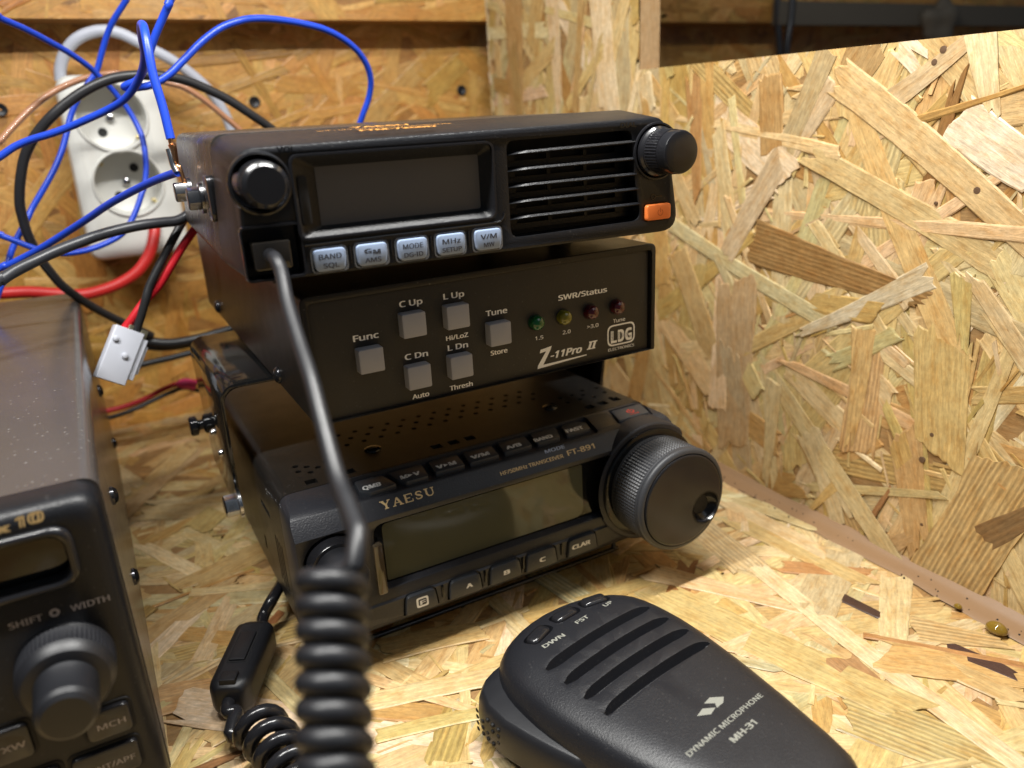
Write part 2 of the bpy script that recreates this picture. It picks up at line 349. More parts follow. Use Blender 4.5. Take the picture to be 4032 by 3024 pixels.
class Board:
    """A sheet of strand board: a core slab plus a layer of individually cut strands, all in one mesh.
    (a, b) are in-plane coordinates, c is the height above the core's face."""
    def __init__(self, rects, place, thick, seed):
        self.R = rects; self.pl = place; self.th = thick; self.rnd = random.Random(seed)
        self.v = []; self.f = []; self.col = []; self.uv = []
        for r in rects: self.slab(r)
    def face(self, pts, col, uvs):
        n = len(self.v); self.v += pts; self.f.append(list(range(n, n+len(pts)))); self.col.append(col); self.uv += uvs
    def slab(self, r):
        a0, a1, b0, b1 = r; P = self.pl; c = (0.34, 0.20, 0.075, 0.0); e = (0.40, 0.26, 0.12, 0.0)
        def q(p4, cc, s): self.face([P(*p) for p in p4], cc, [(p[0]*s[0]+p[1]*s[1], p[2]*3+p[1]*s[2]) for p in p4])
        q([(a0, b0, 0), (a1, b0, 0), (a1, b1, 0), (a0, b1, 0)], c, (1, 0, 1))
        q([(a0, b0, -self.th), (a0, b1, -self.th), (a1, b1, -self.th), (a1, b0, -self.th)], e, (1, 0, 1))
        for p, t in (((a0, b0), (a1, b0)), ((a1, b0), (a1, b1)), ((a1, b1), (a0, b1)), ((a0, b1), (a0, b0))):
            q([(p[0], p[1], 0), (p[0], p[1], -self.th), (t[0], t[1], -self.th), (t[0], t[1], 0)], e, (1, 1, 0))
    def strand(self, ca, cb, ang, L, W, h, col, wave=0.0, clip=True, rag=1.0, tilt=1.0):
        R = self.rnd; n = max(3, int(L/7)); side = []
        j1 = R.uniform(0, 9); j2 = R.uniform(0, 9); taper = R.choice((0, 0.1, 0.2, 0.35, 0.6)) if clip else 0.2
        def wd(t, j): return W/2*(1-taper*t)*(1+rag*(0.05*math.sin(j+t*5)+R.uniform(-0.035, 0.035)))
        sl = R.uniform(-0.9, 0.9)*min(W, 14); bow = R.uniform(-0.02, 0.02)*L
        up = [(-L/2+L*i/n, wd(i/n, j1)+bow*math.sin(math.pi*i/n)) for i in range(n+1)]
        dn = [(-L/2+L*i/n, -wd(i/n, j2)+bow*math.sin(math.pi*i/n)) for i in range(n, -1, -1)]
        m = max(2, int(W/1.8))
        def end(sgn):
            o = []
            for i in range(1, m):
                t = i/m; o.append((sgn*(L/2+(R.uniform(-0.10, 0.10)+(R.uniform(-0.9, 0.5) if R.random() < 0.14 else 0))*min(W, 9)*rag), t))
            return o
        e1 = [(u+sl*(0.5-t), up[-1][1]*(1-t)+dn[0][1]*t) for u, t in end(1)]
        e0 = [(u-sl*(0.5-t), dn[-1][1]*(1-t)+up[0][1]*t) for u, t in end(-1)]
        up[-1] = (up[-1][0]+sl*0.5, up[-1][1]); dn[0] = (dn[0][0]-sl*0.5, dn[0][1])
        loc = up+e1+dn+e0
        c, s = math.cos(ang), math.sin(ang)
        W2 = [(ca+u*c-v*s, cb+u*s+v*c) for u, v in loc]
        ku = R.uniform(-0.004, 0.004)*tilt; kv = R.uniform(-0.018, 0.018)*tilt
        ou, ov = R.uniform(0, 500), R.uniform(0, 500)
        a = wave
        cc = tuple(max(0.0, x*R.uniform(0.93, 1.07)) for x in col)+(a,)
        for r in (self.R if clip else [None]):
            P2 = clip_rect(W2, r) if r else W2
            if len(P2) < 3: continue
            def back(p):
                x, y = p[0]-ca, p[1]-cb; return x*c+y*s, -x*s+y*c
            top = []; uvs = []; whole = len(P2) == len(W2) and all(abs(p[0]-q[0])+abs(p[1]-q[1]) < 1e-9 for p, q in zip(P2, W2)) and W > 1.8
            for p in P2:
                u, v = back(p); top.append((p[0], p[1], max(0.03, h+ku*u*4+kv*v-(0.22 if whole else 0)))); uvs.append((u+ou, v+ov))
            if whole:
                fu = 1-min(0.3, 1.3/L); fv = 1-min(0.4, 1.3/W); inn = []; iuv = []
                for p in P2:
                    u, v = back(p); u *= fu; v *= fv
                    inn.append((ca+u*c-v*s, cb+u*s+v*c, max(0.05, h+ku*u*4+kv*v))); iuv.append((u+ou, v+ov))
                self.face([self.pl(*p) for p in inn], cc, iuv); n_ = len(inn)
                for i in range(n_):
                    self.face([self.pl(*top[i-1]), self.pl(*top[i]), self.pl(*inn[i]), self.pl(*inn[i-1])], cc, [uvs[i-1], uvs[i], iuv[i], iuv[i-1]])
            else:
                self.face([self.pl(*p) for p in top], cc, uvs)
            ed = tuple(x*0.8 for x in cc[:3])+(0.0,)
            for i in range(len(top)):
                p, q = top[i-1], top[i]
                if abs(p[0]-q[0])+abs(p[1]-q[1]) < 1e-4: continue
                self.face([self.pl(*p), self.pl(p[0], p[1], p[2]-0.4), self.pl(q[0], q[1], q[2]-0.4), self.pl(*q)], ed, [uvs[i-1], (uvs[i-1][0], uvs[i-1][1]+.3), (uvs[i][0], uvs[i][1]+.3), uvs[i]])
    def fill(self, zone, nbig, nmed, nsml, bias, spread, wts=WTS, hmax=0.5, pal=PALE):
        R = self.rnd; jobs = [0]*nbig+[1]*nmed+[2]*nsml
        R.shuffle(jobs); big = [j for j in jobs if j == 0]
        jobs = big[:int(len(big)*0.7)]+(lambda z: (R.shuffle(z), z)[1])(big[int(len(big)*0.7):]+[j for j in jobs if j])
        N_ = len(jobs)
        for i, k in enumerate(jobs):
            ca = R.uniform(zone[0], zone[1]); cb = R.uniform(zone[2], zone[3])
            ang = bias+R.gauss(0, spread) if R.random() < 0.75 else R.uniform(0, math.pi)
            L, W = ((R.uniform(75, 175), R.uniform(4, 17)), (R.uniform(22, 70), R.uniform(3.5, 10)), (R.uniform(6, 30), R.uniform(0.7, 2.6)))[k]
            col = R.choices(pal, wts)[0]
            self.strand(ca, cb, ang, L, W, 0.1+hmax*i/N_+R.uniform(0, 0.12), col, R.choice((0, 0, 0, 0, 0, 0, 0, 0.35, 0.8)) if k == 0 else 0.0, rag=1.0 if k < 2 else 1.6, tilt=1.0 if k < 2 else 2.0)
    def build(self, name, m, parent=None):
        me = bpy.data.meshes.new(name)
        me.from_pydata([(x*S, y*S, z*S) for x, y, z in self.v], [], self.f)
        at = me.attributes.new('strand', 'FLOAT_COLOR', 'FACE'); at.data.foreach_set('color', [x for c in self.col for x in c])
        uv = me.uv_layers.new(name='grain'); uv.data.foreach_set('uv', [x for p in self.uv for x in p])
        me.materials.append(M[m]); o = bpy.data.objects.new(name, me); COL.objects.link(o)
        if parent: o.parent = parent
        return o

# the bench top
B = Board([(-420, 900, -330, 316)], lambda a, b, c: (a, b, c-0.9), 18, 3)
B.fill((-330, 250, -330, 330), 900, 620, 900, 0.0, 0.9)
def hero_z(p, q, W, col, wave=0.0, h=1.0, rag=1.0):
    a, b = on_z(*p, 0), on_z(*q, 0); d = b-a
    B.strand((a.x+b.x)/2, (a.y+b.y)/2, math.atan2(d.y, d.x), d.length, W, h*0.6+0.46, col, wave, rag=rag, tilt=0.3)
CREAM, STRAW, HONEY, BROWN, BARK, GREYB, WHITE = (0.65, 0.465, 0.21), (0.58, 0.39, 0.15), (0.50, 0.30, 0.09), (0.36, 0.19, 0.065), (0.06, 0.03, 0.02), (0.50, 0.375, 0.18), (0.78, 0.65, 0.42)
hero_z((2600, 2330), (3600, 2800), 17, STRAW, 0.3, 0.72)
hero_z((2560, 2250), (3250, 2420), 13, CREAM, 0.2, 0.76)
hero_z((3330, 2780), (4100, 3080), 22, STRAW, 0.9, 0.80)
hero_z((3200, 2290), (3470, 2425), 7, BARK, 0.0, 0.84)
hero_z((3740, 2550), (3985, 2650), 8, BARK, 0.0, 0.84)
hero_z((2900, 2050), (3420, 2300), 11, STRAW, 0.0, 0.86)
hero_z((3080, 2230), (3420, 2260), 9, (0.45, 0.25, 0.08), 0.0, 0.85)
hero_z((3597, 2470), (3960, 2530), 15, STRAW, 0.8, 0.88)
hero_z((3300, 2590), (3480, 2740), 12, (0.42, 0.23, 0.085), 0.2, 0.88)
hero_z((3531, 2270), (3525, 2665), 11.5, CREAM, 0.2, 0.94)
hero_z((2980, 2230), (4080, 3060), 8.5, (0.66, 0.51, 0.28), 0.15, 1.0)
hero_z((2830, 1960), (3250, 2180), 10, CREAM, 0.0, 0.95)
hero_z((3400, 2500), (4032, 2620), 3.2, (0.42, 0.22, 0.075), 0.0, 1.02)
hero_z((3600, 2560), (4032, 2760), 11, STRAW, 0.2, 0.9)
hero_z((1500, 2560), (1900, 2480), 14, STRAW, 0.0, 0.9)
hero_z((1450, 2760), (2020, 2650), 9, CREAM, 0.2, 0.95)
hero_z((1480, 2900), (1980, 2790), 6, (0.56, 0.38, 0.15), 0.0, 1.0)
hero_z((560, 2020), (1000, 1990), 15, (0.62, 0.46, 0.23), 0.0, 0.9)
hero_z((600, 2390), (1000, 2240), 2.0, (0.50, 0.26, 0.07), 0.0, 1.03)
hero_z((620, 2760), (900, 2700), 17, (0.55, 0.36, 0.14), 0.3, 0.92)
structure(B.build('table', 'osb'))

# the upright divider board on the right, notched; unseen top strip added to block light
XP = 227.0
B = Board([(-430, 283.5, 0.3, 198.5), (119, 283.5, 198.5, 300), (-430, 283.5, 300, 350)], lambda a, b, c: (XP+0.9-c, a, b), 13, 11)  # last rect: added strip out of view, keeps lamp light off the wall behind
B.fill((-440, 290, -10, 360), 800, 260, 1500, math.radians(90), 0.75, hmax=0.6)
def hero_x(p, q, W, col, wave=0.0, h=1.1, rag=1.0):
    a, b = on_x(*p, XP), on_x(*q, XP); d = b-a
    B.strand((a.y+b.y)/2, (a.z+b.z)/2, math.atan2(d.z, d.y), d.length, W, h*0.6+0.46, col, wave, rag=rag, tilt=0.3)
hero_x((2960, 950), (3640, 1180), 20, BROWN, 0.7, 0.92)
hero_x((2900, 1100), (2880, 1760), 26, GREYB, 0.2, 0.96)
hero_x((2640, 880), (3290, 1290), 8, (0.58, 0.44, 0.22), 0.1, 1.0)
hero_x((3670, 1080), (3150, 1310), 10.5, (0.60, 0.48, 0.27), 0.1, 1.06)
hero_x((3705, 1330), (3690, 1800), 22, STRAW, 0.2, 0.98)
hero_x((3790, 1080), (3790, 1380), 9, STRAW, 0.2, 1.08)
hero_x((3400, 1290), (3340, 1760), 11, STRAW, 0.1, 0.97)
hero_x((3270, 310), (2860, 1010), 15, (0.52, 0.41, 0.22), 0.1, 1.05)
hero_x((3260, 200), (3080, 620), 10, (0.46, 0.33, 0.15), 0.0, 0.95)
hero_x((3290, 300), (4090, 985), 15, (0.60, 0.42, 0.18), 0.1, 1.12)
hero_x((3760, 470), (4100, 700), 17, WHITE, 0.0, 0.98)
hero_x((3560, 485), (4080, 325), 3.6, (0.40, 0.22, 0.07), 0.0, 1.18)
hero_x((3500, 400), (3860, 120), 8, (0.56, 0.42, 0.20), 0.0, 1.0)
hero_x((3860, 120), (3900, 420), 10, (0.66, 0.50, 0.27), 0.0, 1.02)
hero_x((3540, 160), (3640, 270), 9, WHITE, 0.0, 0.97)
hero_x((3420, 180), (3340, 330), 17, (0.40, 0.24, 0.09), 0.0, 0.93)
hero_x((2735, 290), (2745, 780), 13, (0.42, 0.25, 0.085), 0.2, 0.9)
hero_x((3030, 300), (3040, 600), 13, (0.43, 0.25, 0.085), 0.0, 0.9)
hero_x((2170, -40), (2200, 440), 15, (0.64, 0.50, 0.29), 0.1, 0.95)
hero_x((2360, -40), (2400, 440), 19, (0.70, 0.56, 0.34), 0.1, 0.97)
hero_x((2020, -40), (2030, 440), 22, (0.48, 0.29, 0.105), 0.1, 0.9)
hero_x((2290, -40), (2260, 440), 6, (0.50, 0.31, 0.12), 0.1, 0.98)
hero_x((2530, 300), (2550, 440), 13, (0.62, 0.48, 0.26), 0.0, 0.95)
hero_x((3990, 1830), (3690, 2330), 27, (0.56, 0.38, 0.155), 1.0, 1.0)
hero_x((3870, 2120), (4090, 2010), 10.5, (0.24, 0.135, 0.05), 0.3, 1.15)
hero_x((3440, 2180), (3590, 2110), 10, (0.46, 0.31, 0.12), 0.0, 1.1)
hero_x((3420, 2060), (3510, 1920), 2.6, (0.34, 0.17, 0.055), 0.0, 1.15)
hero_x((3180, 1700), (3320, 2060), 13, (0.62, 0.46, 0.22), 0.1, 0.95)
hero_x((3560, 1700), (3620, 2160), 15, (0.52, 0.33, 0.12), 0.1, 0.93)
hero_x((3300, 1900), (3180, 2020), 5, (0.55, 0.36, 0.13), 0.0, 0.99)
hero_x((3050, 1500), (3010, 1900), 10, (0.60, 0.44, 0.21), 0.1, 0.94)
rr = random.Random(5)
for i in range(70):                          # torn fibres along the far sawn edge
    B.strand(283.6+rr.uniform(-1.5, 0.5), rr.uniform(0, 300), math.radians(90+rr.gauss(0, 9)), rr.uniform(5, 22), rr.uniform(0.4, 1.6), 0.9+rr.uniform(-0.6, 0.3), rr.choice((CREAM, WHITE, STRAW)), clip=False, rag=2, tilt=0)
tag(B.build('divider_board', 'osb'), 'upright strand board divider on the right with a notch and an added unseen strip above it', 'board')

# the back wall
B = Board([(-560, 1250, -10, 420)], lambda a, b, c: (a, 310.9-c, b), 15, 23)
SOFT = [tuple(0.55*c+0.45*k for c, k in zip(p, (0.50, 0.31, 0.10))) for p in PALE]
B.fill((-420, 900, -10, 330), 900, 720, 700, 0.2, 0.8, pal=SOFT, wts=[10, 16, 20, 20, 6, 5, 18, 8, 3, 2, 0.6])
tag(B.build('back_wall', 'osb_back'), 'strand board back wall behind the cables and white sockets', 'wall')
B = Board([(-560, 1250, 239.5, 330)], lambda a, b, c: (a, 285-c, b), 24, 31)
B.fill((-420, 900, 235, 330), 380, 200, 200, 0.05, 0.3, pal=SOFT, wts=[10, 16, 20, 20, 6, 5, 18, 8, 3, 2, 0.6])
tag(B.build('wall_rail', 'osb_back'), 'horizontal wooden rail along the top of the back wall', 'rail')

# sealant in the corner between table and divider
bm = BM(); rr = random.Random(8); loops = []
for i in range(90):
    y = 281-i*8.0; k = 1+0.10*math.sin(i*0.7)+rr.uniform(-0.06, 0.06); r = (8.6-0.012*(y+110))*k
    c = (XP+0.4, 0.1)
    loops.append([(XP+1.5, y, -0.4), (XP-r-1.6, y, -0.2), (XP-r-0.9, y, 0.25), (XP-r*0.72, y, 0.75), (XP-r*0.42, y, 1.1*k), (XP-r*0.16, y, 1.9*k), (XP-0.2, y, 3.1*k), (XP+0.9, y, 3.5*k)])
loft(bm, loops)
caulk = tag(obj('sealant_bead', bm, 'caulk', ang=60), 'brown sealant bead along the foot of the right-hand board', 'sealant')
bm = BM(); rr = random.Random(9)
for i in range(60):
    y = rr.uniform(-130, 120); x = rr.uniform(217, 224); z = 0.45+max(0, (x-219.5))*0.13; r = rr.uniform(0.15, 0.45)
    lathe(bm, x, y, [(z-0.2, r), (z+0.35+r*0.2, r*0.8), (z+0.5+r*0.4, r*0.2)], 7, 'z')
obj('dirt_specks', bm, 'speck', caulk)['kind'] = 'stuff'
def blob(u, v, z, r, squash, label):
    p = on_z(u, v, z); bm = BM()
    lathe(bm, 0, 0, [(-r*0.3, r*0.75), (0, r), (r*0.35*squash, r*0.93), (r*0.7*squash, r*0.70), (r*0.92*squash, r*0.4), (r*squash, r*0.08)], 24, 'z')
    o = obj('resin_drop', bm, 'resin', ang=80); o.location = p*S; tag(o, label, 'resin drop', 'resin drops in the corner')
    o.scale = (1.0, 1.25, 1.0)
blob(3924, 2478, 1.3, 3.0, 0.9, 'larger amber resin drop shining on the brown sealant')
blob(3772, 2390, 1.2, 1.2, 1.1, 'tiny amber resin drop further along the brown sealant')
# knots and small holes of the divider sit in the board as shallow dark plugs
DB = next(o for o in COL.objects if o.name == 'divider_board')
for (u, v, r) in ((3848, 750, 2.6), (3680, 245, 2.3), (3715, 195, 2.6), (3685, 800, 1.3), (3670, 1712, 1.8), (3630, 1810, 2.6), (3630, 2065, 1.4)):
    p = on_x(u, v, XP); bm = BM(); lathe(bm, p.y, p.z, [(XP+0.5, r*0.5), (XP-0.22, r*0.48), (XP-0.28, r*0.3)], 11, 'x'); obj('knot', bm, 'knot', DB)
for (u, v, lab) in ((1003, 401, 'black screw head in the back wall just left of the arching blue wire'), (1818, 355, 'black screw head in the back wall beside the divider'), (2, 432, 'black screw head in the back wall at the far left')):
    p = on_y(u, v, 309.6); bm = BM(); lathe(bm, p.x, p.z, [(311, 3.4), (309.4, 3.5), (308.9, 3.0), (309.3, 1.2), (310, 0.4)], 20)
    tag(obj('wood_screw', bm, 'blk_soft'), lab, 'screw', 'screws in the back wall')
# dim things behind the divider's notch
p = on_y(3300, 48, 268); bm = BM(); prism(bm, rrect(p.x-60, p.x+420, p.z-9, p.z+9, 1), 276, 283.5, 'y')
tag(obj('pale_lath', bm, 'filler'), 'pale lath on the rail seen dimly through the divider notch', 'lath')
p = on_y(3740, 80, 262); rr = random.Random(4); bm = BM()
bmesh.ops.create_icosphere(bm, subdivisions=3, radius=1)
for v in bm.verts:
    k = 1+0.16*math.sin(v.co.x*5+1)+0.14*math.sin(v.co.z*6)+rr.uniform(-0.05, 0.05); v.co = (p.x+v.co.x*22*k, 272+v.co.y*12*k, p.z+v.co.z*20*k)
tag(obj('foam_lump', bm, 'filler', ang=70), 'lumpy grey-white foam on the wall behind the divider notch', 'foam')
for k, (pts, lab) in enumerate((([(3060, -60), (3063, 90), (3070, 215), (3075, 420)], 'left one of two dark cables hanging behind the divider notch'), ([(3124, -60), (3114, 75), (3098, 190), (3092, 420)], 'right one of two dark cables hanging behind the divider notch'))):
    bm = BM(); tube(bm, [on_y(u, v, 279-4*k) for u, v in pts], 2.7); tag(obj('hanging_cable', bm, 'grey_pvc'), lab, 'cable', 'cables behind the divider window')

# ------------------------------------------------------------------ top radio (compact two-band mobile)
F = thing('mobile_radio', 'black compact mobile radio with orange power button, topmost of the stack', 'radio', (-4.53, -17.11, 143.51), (0, 0, math.radians(-2.17)))
bm = BM()
oc = rpoly([(-1.6, 0.6), (140.2, 0.6), (138.6, 36.9), (0.4, 36.9)], [3, 3, 4, 4])
loft(bm, [L3(oc, 28.0), L3(oc, 142)])
obj('case', bm, 'case', F, bevel=0.4)
fo = rpoly([(0.3, 0.0), (139.6, -1.2), (136.6, 17), (133.6, 35.0), (2.2, 33.6)], [3.5, 6, 14, 6, 5.5], 6)
fs = rpoly([(-2.0, 0.8), (141.0, 0.2), (140.2, 17), (138.8, 37.3), (0.2, 36.6)], [3.5, 5, 14, 5, 5.5], 6)
bz = BM(); loft(bz, [L3(inset2(fo, 1.0), -0.05), L3(inset2(fo, 0.25), 0.35), L3(fo, 1.2), L3(fs, 27.8)])
cut = BM(); lathe(cut, 7.4, 24.9, [(-2, 7.0), (7, 6.6)]); bz = boolean(bz, cut)
cut = BM(); loft(cut, [L3(rrect(13.9, 73.9, 9.0, 32.2, 2.5), -1.2), L3(rrect(15.6, 72.0, 10.1, 30.7, 2.4), 0.2), L3(rrect(22.4, 69.2, 12.6, 27.5, 0.6), 4.0)]); bz = boolean(bz, cut)
cut = BM(); prism(cut, rpoly([(77, 3.2), (124, 3.6), (121.5, 17), (120.3, 31.6), (76.8, 30.9)], [3, 3, 5, 2.5, 2.5]), -2, 9); bz = boolean(bz, cut)
cut = BM(); lathe(cut, 129.9, 24.6, [(-2, 8.2), (5, 7.9)]); bz = boolean(bz, cut)
cut = BM(); prism(cut, rrect(0.9, 15.3, 0.9, 14.0, 1.2), -2, 6); bz = boolean(bz, cut)
cut = BM(); prism(cut, rrect(124.9, 135.4, 2.9, 8.6, 1.3), -2, 1.6); bz = boolean(bz, cut)
cut = BM()
BX = [(17.9, 26.7), (29.6, 38.3), (41.3, 50.1), (53.0, 61.7), (64.8, 73.4)]
for x0, x1 in BX: prism(cut, rrect(x0-0.75, x1+0.75, 0.3, 7.5, 1.6), -2, 1.2)
bz = boolean(bz, cut)
obj('front_bezel', bz, 'blk_tex', F, bevel=0.28)
# raised lips: screen surround, jack surround, ledge above the keys, knob collars
def lip(name, outer, inner, y0, y1, m='blk_smooth', parent=F):
    bm = BM(); a = L3(outer, y1); b = L3(inset2(outer, 0.12), y0); c = L3(inset2(inner, -0.12), y0); d = L3(inner, y1)
    loft(bm, [a, b, c, d], False, False); return obj(name, bm, m, parent)
lip('screen_surround', rrect(14.9, 72.7, 9.4, 31.4, 2.6), rrect(15.7, 71.9, 10.2, 30.6, 2.3), -0.75, 0.5)
lip('jack_surround', rrect(0.2, 16.0, 0.2, 14.8, 1.7), rrect(0.95, 15.25, 0.95, 13.95, 1.2), -0.6, 0.8)
bm = BM(); tube(bm, [(16.2, -0.1, 8.3), (40, -0.1, 8.35), (70, -0.1, 8.4), (74.2, -0.1, 9.0), (75.2, -0.1, 11)], 0.32, 8)
obj('key_ledge', bm, 'blk_smooth', F)
bm = BM(); lathe(bm, 7.4, 24.9, [(0.5, 8.1), (-0.5, 7.9), (-0.7, 7.4), (-0.3, 7.0), (3, 6.9)], cap0=False, cap1=False); obj('knob_collar', bm, 'blk_smooth', F)
bm = BM(); lathe(bm, 129.9, 24.6, [(7.5, 9.2), (0.2, 9.0), (-0.5, 8.8), (-0.6, 8.3), (4, 8.1)], cap0=False, cap1=False); obj('knob_collar', bm, 'blk_smooth', F)
bm = BM(); lathe(bm, 7.4, 24.9, [(5.5, 6.0), (-5.6, 5.8), (-7.3, 5.7), (-8.5, 4.7), (-8.6, 4.55), (-8.62, 1)], 56); obj('volume_knob', bm, 'blk_smooth', F, ang=28)
k = BM(); lathe(k, 129.9, 24.6, [(4.5, 7.6), (-1.5, 7.6), (-2.2, 7.0)], 64)
knurl(k, 129.9, 24.6, [(-2.2, 7.0, 0), (-2.9, 7.0, 0), (-3.0, 7.0, 1), (-8.3, 6.75, 1), (-8.4, 6.75, 0)], 46, 0.22)
lathe(k, 129.9, 24.6, [(-8.4, 6.6), (-11.7, 6.5), (-12.3, 6.2), (-12.5, 5.6), (-12.5, 1)], 64); obj('dial_knob', k, 'blk_smooth', F, ang=30)
bm = BM(); prism(bm, rrect(22.2, 69.4, 12.3, 27.8, 0.5), 3.75, 4.6); obj('display', bm, 'lcd_grey', F)
bm = BM(); prism(bm, rrect(16.7, 19.3, 13.3, 25.9, 1.0), 0.5, 3.2, ch=0.2); obj('slot', bm, 'void', F)
# speaker grille: louvre bars in front of a slotted plate
bm = BM()
for zl, zr, xr in ((26.9, 27.6, 120.6), (22.3, 22.5, 120.9), (17.7, 17.8, 121.3), (13.1, 13.2, 121.9), (8.5, 8.5, 122.6)):
    lp = []
    for x, h in ((76.9, 0.18), (78.2, 0.35), (80.5, 0.75), (84, 0.95), (100, 1.0), (xr+1, 1.0)):
        z = zl+(zr-zl)*(x-77)/45; dy = 1.2*(1-min(1, (x-76.9)/4))
        lp.append([(x, 0.1+dy, z), (x, -0.25+dy*0.6, z+0.35*h), (x, 0.2+dy, z+0.95*h), (x, 4.6, z+0.8*h), (x, 4.6, z-0.5*h)])
    loft(bm, lp)
    for xa, xb in ((77, 81.5), (92.3, 93.5), (105.3, 106.5), (117, 123.4)): box(bm, xa, xb, 4.4, 5.2, zl-2.3, zl-0.3)
    box(bm, 77, 123.4, 4.4, 5.2, zl-3.6, zl-1.9)
obj('speaker_grille', bm, 'blk_tex', F)
bm = BM(); box(bm, 76, 125, 6.4, 8.6, 2, 32); obj('grille_back', bm, 'void', F)
LB = [('BAND', 'SQL'), ('GM', 'AMS'), ('MODE', 'DG-ID'), ('MHz', 'SETUP'), ('V/M', 'MW')]
for (x0, x1), (t1, t2) in zip(BX, LB):
    xm = (x0+x1)/2
    bm = BM(); prism(bm, rpoly([(x0+0.4, 0.95), (x1-0.4, 0.95), (x1, 4), (x1, 6.85), (x0, 6.85), (x0, 4)], [1.4, 1.4, 1, 1.3, 1.3, 1], 4), -1.25, 1.1, ch=0.45); b = obj('button', bm, 'btn_blue', F)
    o2 = rrect(x0-0.62, x1+0.62, 0.38, 7.4, 1.5); bm = BM(); loft(bm, [L3(o2, 0.8), L3(o2, -0.25), L3(inset2(o2, 0.42), -0.25), L3(inset2(o2, 0.5), 0.8)], False, False); obj('rim', bm, 'clear', b)
    bm = BM(); w1 = {'BAND': 6.2, 'GM': 4.6, 'MODE': 5.9, 'MHz': 5.6, 'V/M': 5.2}[t1]; w2 = {'SQL': 4.3, 'AMS': 4.6, 'DG-ID': 5.6, 'SETUP': 6.0, 'MW': 3.4}[t2]
    if t1 == 'GM':
        text(bm, 'G', xm-2.3, xm-0.2, 1.5, front(4.35, -1.25), 0.04); text(bm, 'M', xm+0.1, xm+2.3, 1.5, front(3.95, -1.25), 0.04)
    else: text(bm, t1, xm-w1/2, xm+w1/2, 1.75, front(4.15, -1.25), 0.012)
    text(bm, t2, xm-w2/2, xm+w2/2, 1.55, front(1.85, -1.25), 0.012); obj('legend', bm, 'dark_ink', b)
for i in range(4):
    xm = (BX[i][1]+BX[i+1][0])/2; bm = BM(); prism(bm, rrect(xm-0.22, xm+0.22, 2.6, 7.0, 0.2), -0.45, 0.5, ch=0.12); obj('key_divider', bm, 'blk_smooth', F)
bm = BM(); prism(bm, rrect(125.5, 135.0, 3.25, 8.25, 1.0), -1.5, 1.2, ch=0.55); b = obj('power_button', bm, 'orange', F)
bm = BM(); pl = front(0, -1.5)
arc = [(130.6+1.1*math.cos(a), 5.6+1.1*math.sin(a)) for a in [math.radians(120+300*i/20) for i in range(21)]]
arc2 = [(130.6+0.85*math.cos(a), 5.6+0.85*math.sin(a)) for a in [math.radians(120+300*i/20) for i in range(21)]]
poly(bm, arc+arc2[::-1], pl, 0.05); poly(bm, [(130.45, 5.7), (130.75, 5.7), (130.75, 7.1), (130.45, 7.1)], pl, 0.05)
mk = mat('dull_orange_mark', (0.52, 0.11, 0.02), 0.5); M['or_mark'] = mk; obj('power_mark', bm, 'or_mark', b)
for t, a, b, z in (('VOL', 12.6, 17.2, 32.0), ('DIAL', 116.0, 122.0, 32.4)):   # moulded (same-colour) words and the key sign
    bm = BM(); text(bm, t, a, b, 1.75, front(z, -0.15), 0.02); obj('moulded_word', bm, 'blk_gloss', F)
bm = BM()
ringpoly(bm, circ(128.7, 10.6, 1.0, 16), circ(128.7, 10.6, 0.6, 16), front(0, -0.1)); poly(bm, [(129.7, 10.4), (132.2, 10.4), (132.2, 10.8), (129.7, 10.8)], front(0, -0.1))
obj('moulded_key_sign', bm, 'blk_gloss', F)
bm = BM()                                    # printing on the top of the bezel
def ftop(zy): return lambda u, v, wd: (u, zy+v, 35.15+(zy+v)*(2.0/28)+0.42+wd)
text(bm, 'YAESU', 36.5, 53.5, 3.6, ftop(14.5), 0.015); obj('maker_lettering', bm, 'copper_ink', F); bm = BM()
text(bm, 'VHF / UHF C4FM DIGITAL TRANSCEIVER', 25.8, 65, 1.5, ftop(10.4), 0.0); text(bm, 'FTM-7250D', 36, 58, 3.2, ftop(4.4), 0.025)
obj('lettering', bm, 'copper_ink', F)
for x, y in ((14, 52), (124, 52), (14, 120), (124, 120)):
    bm = BM(); lathe(bm, x, y, [(0.8, 5), (-6.8, 4.6), (-7.3, 4.0)], 20, 'z'); obj('rubber_foot', bm, 'blk_soft', F)
# hex bolts and washer on the left flank (axis along x)
def hexbolt(parent, y, z, x, r, h, m, washer=True, ph=0.3, name='hex_bolt'):
    bm = BM(); hx = lambda rr: [(y+rr*math.cos(math.pi/3*i+ph), z+rr*math.sin(math.pi/3*i+ph)) for i in range(6)]
    loft(bm, [L3(hx(r), x-0.0, 'x'), L3(hx(r), x-h*0.9, 'x'), L3(hx(r*0.86), x-h, 'x')])
    o = obj(name, bm, m, parent, ang=20, bevel=0.15)
    if washer:
        bm = BM(); lathe(bm, y, z, [(x+1.2, r*1.35), (x+0.1, r*1.35), (x, r*1.25)], 28, 'x'); obj('washer', bm, m, o)
    return o
hexbolt(F, 47, 18.8, -3.2, 3.4, 3.6, 'bolt')
hexbolt(F, 78, 18.8, -3.8, 3.4, 4.2, 'bolt', ph=0.1)
bm = BM(); prism(bm, rrect(30, 40, 13, 26, 3), -2.2, -0.2, 'x'); obj('side_slot_plate', bm, 'blk_steel', F, bevel=0.3)

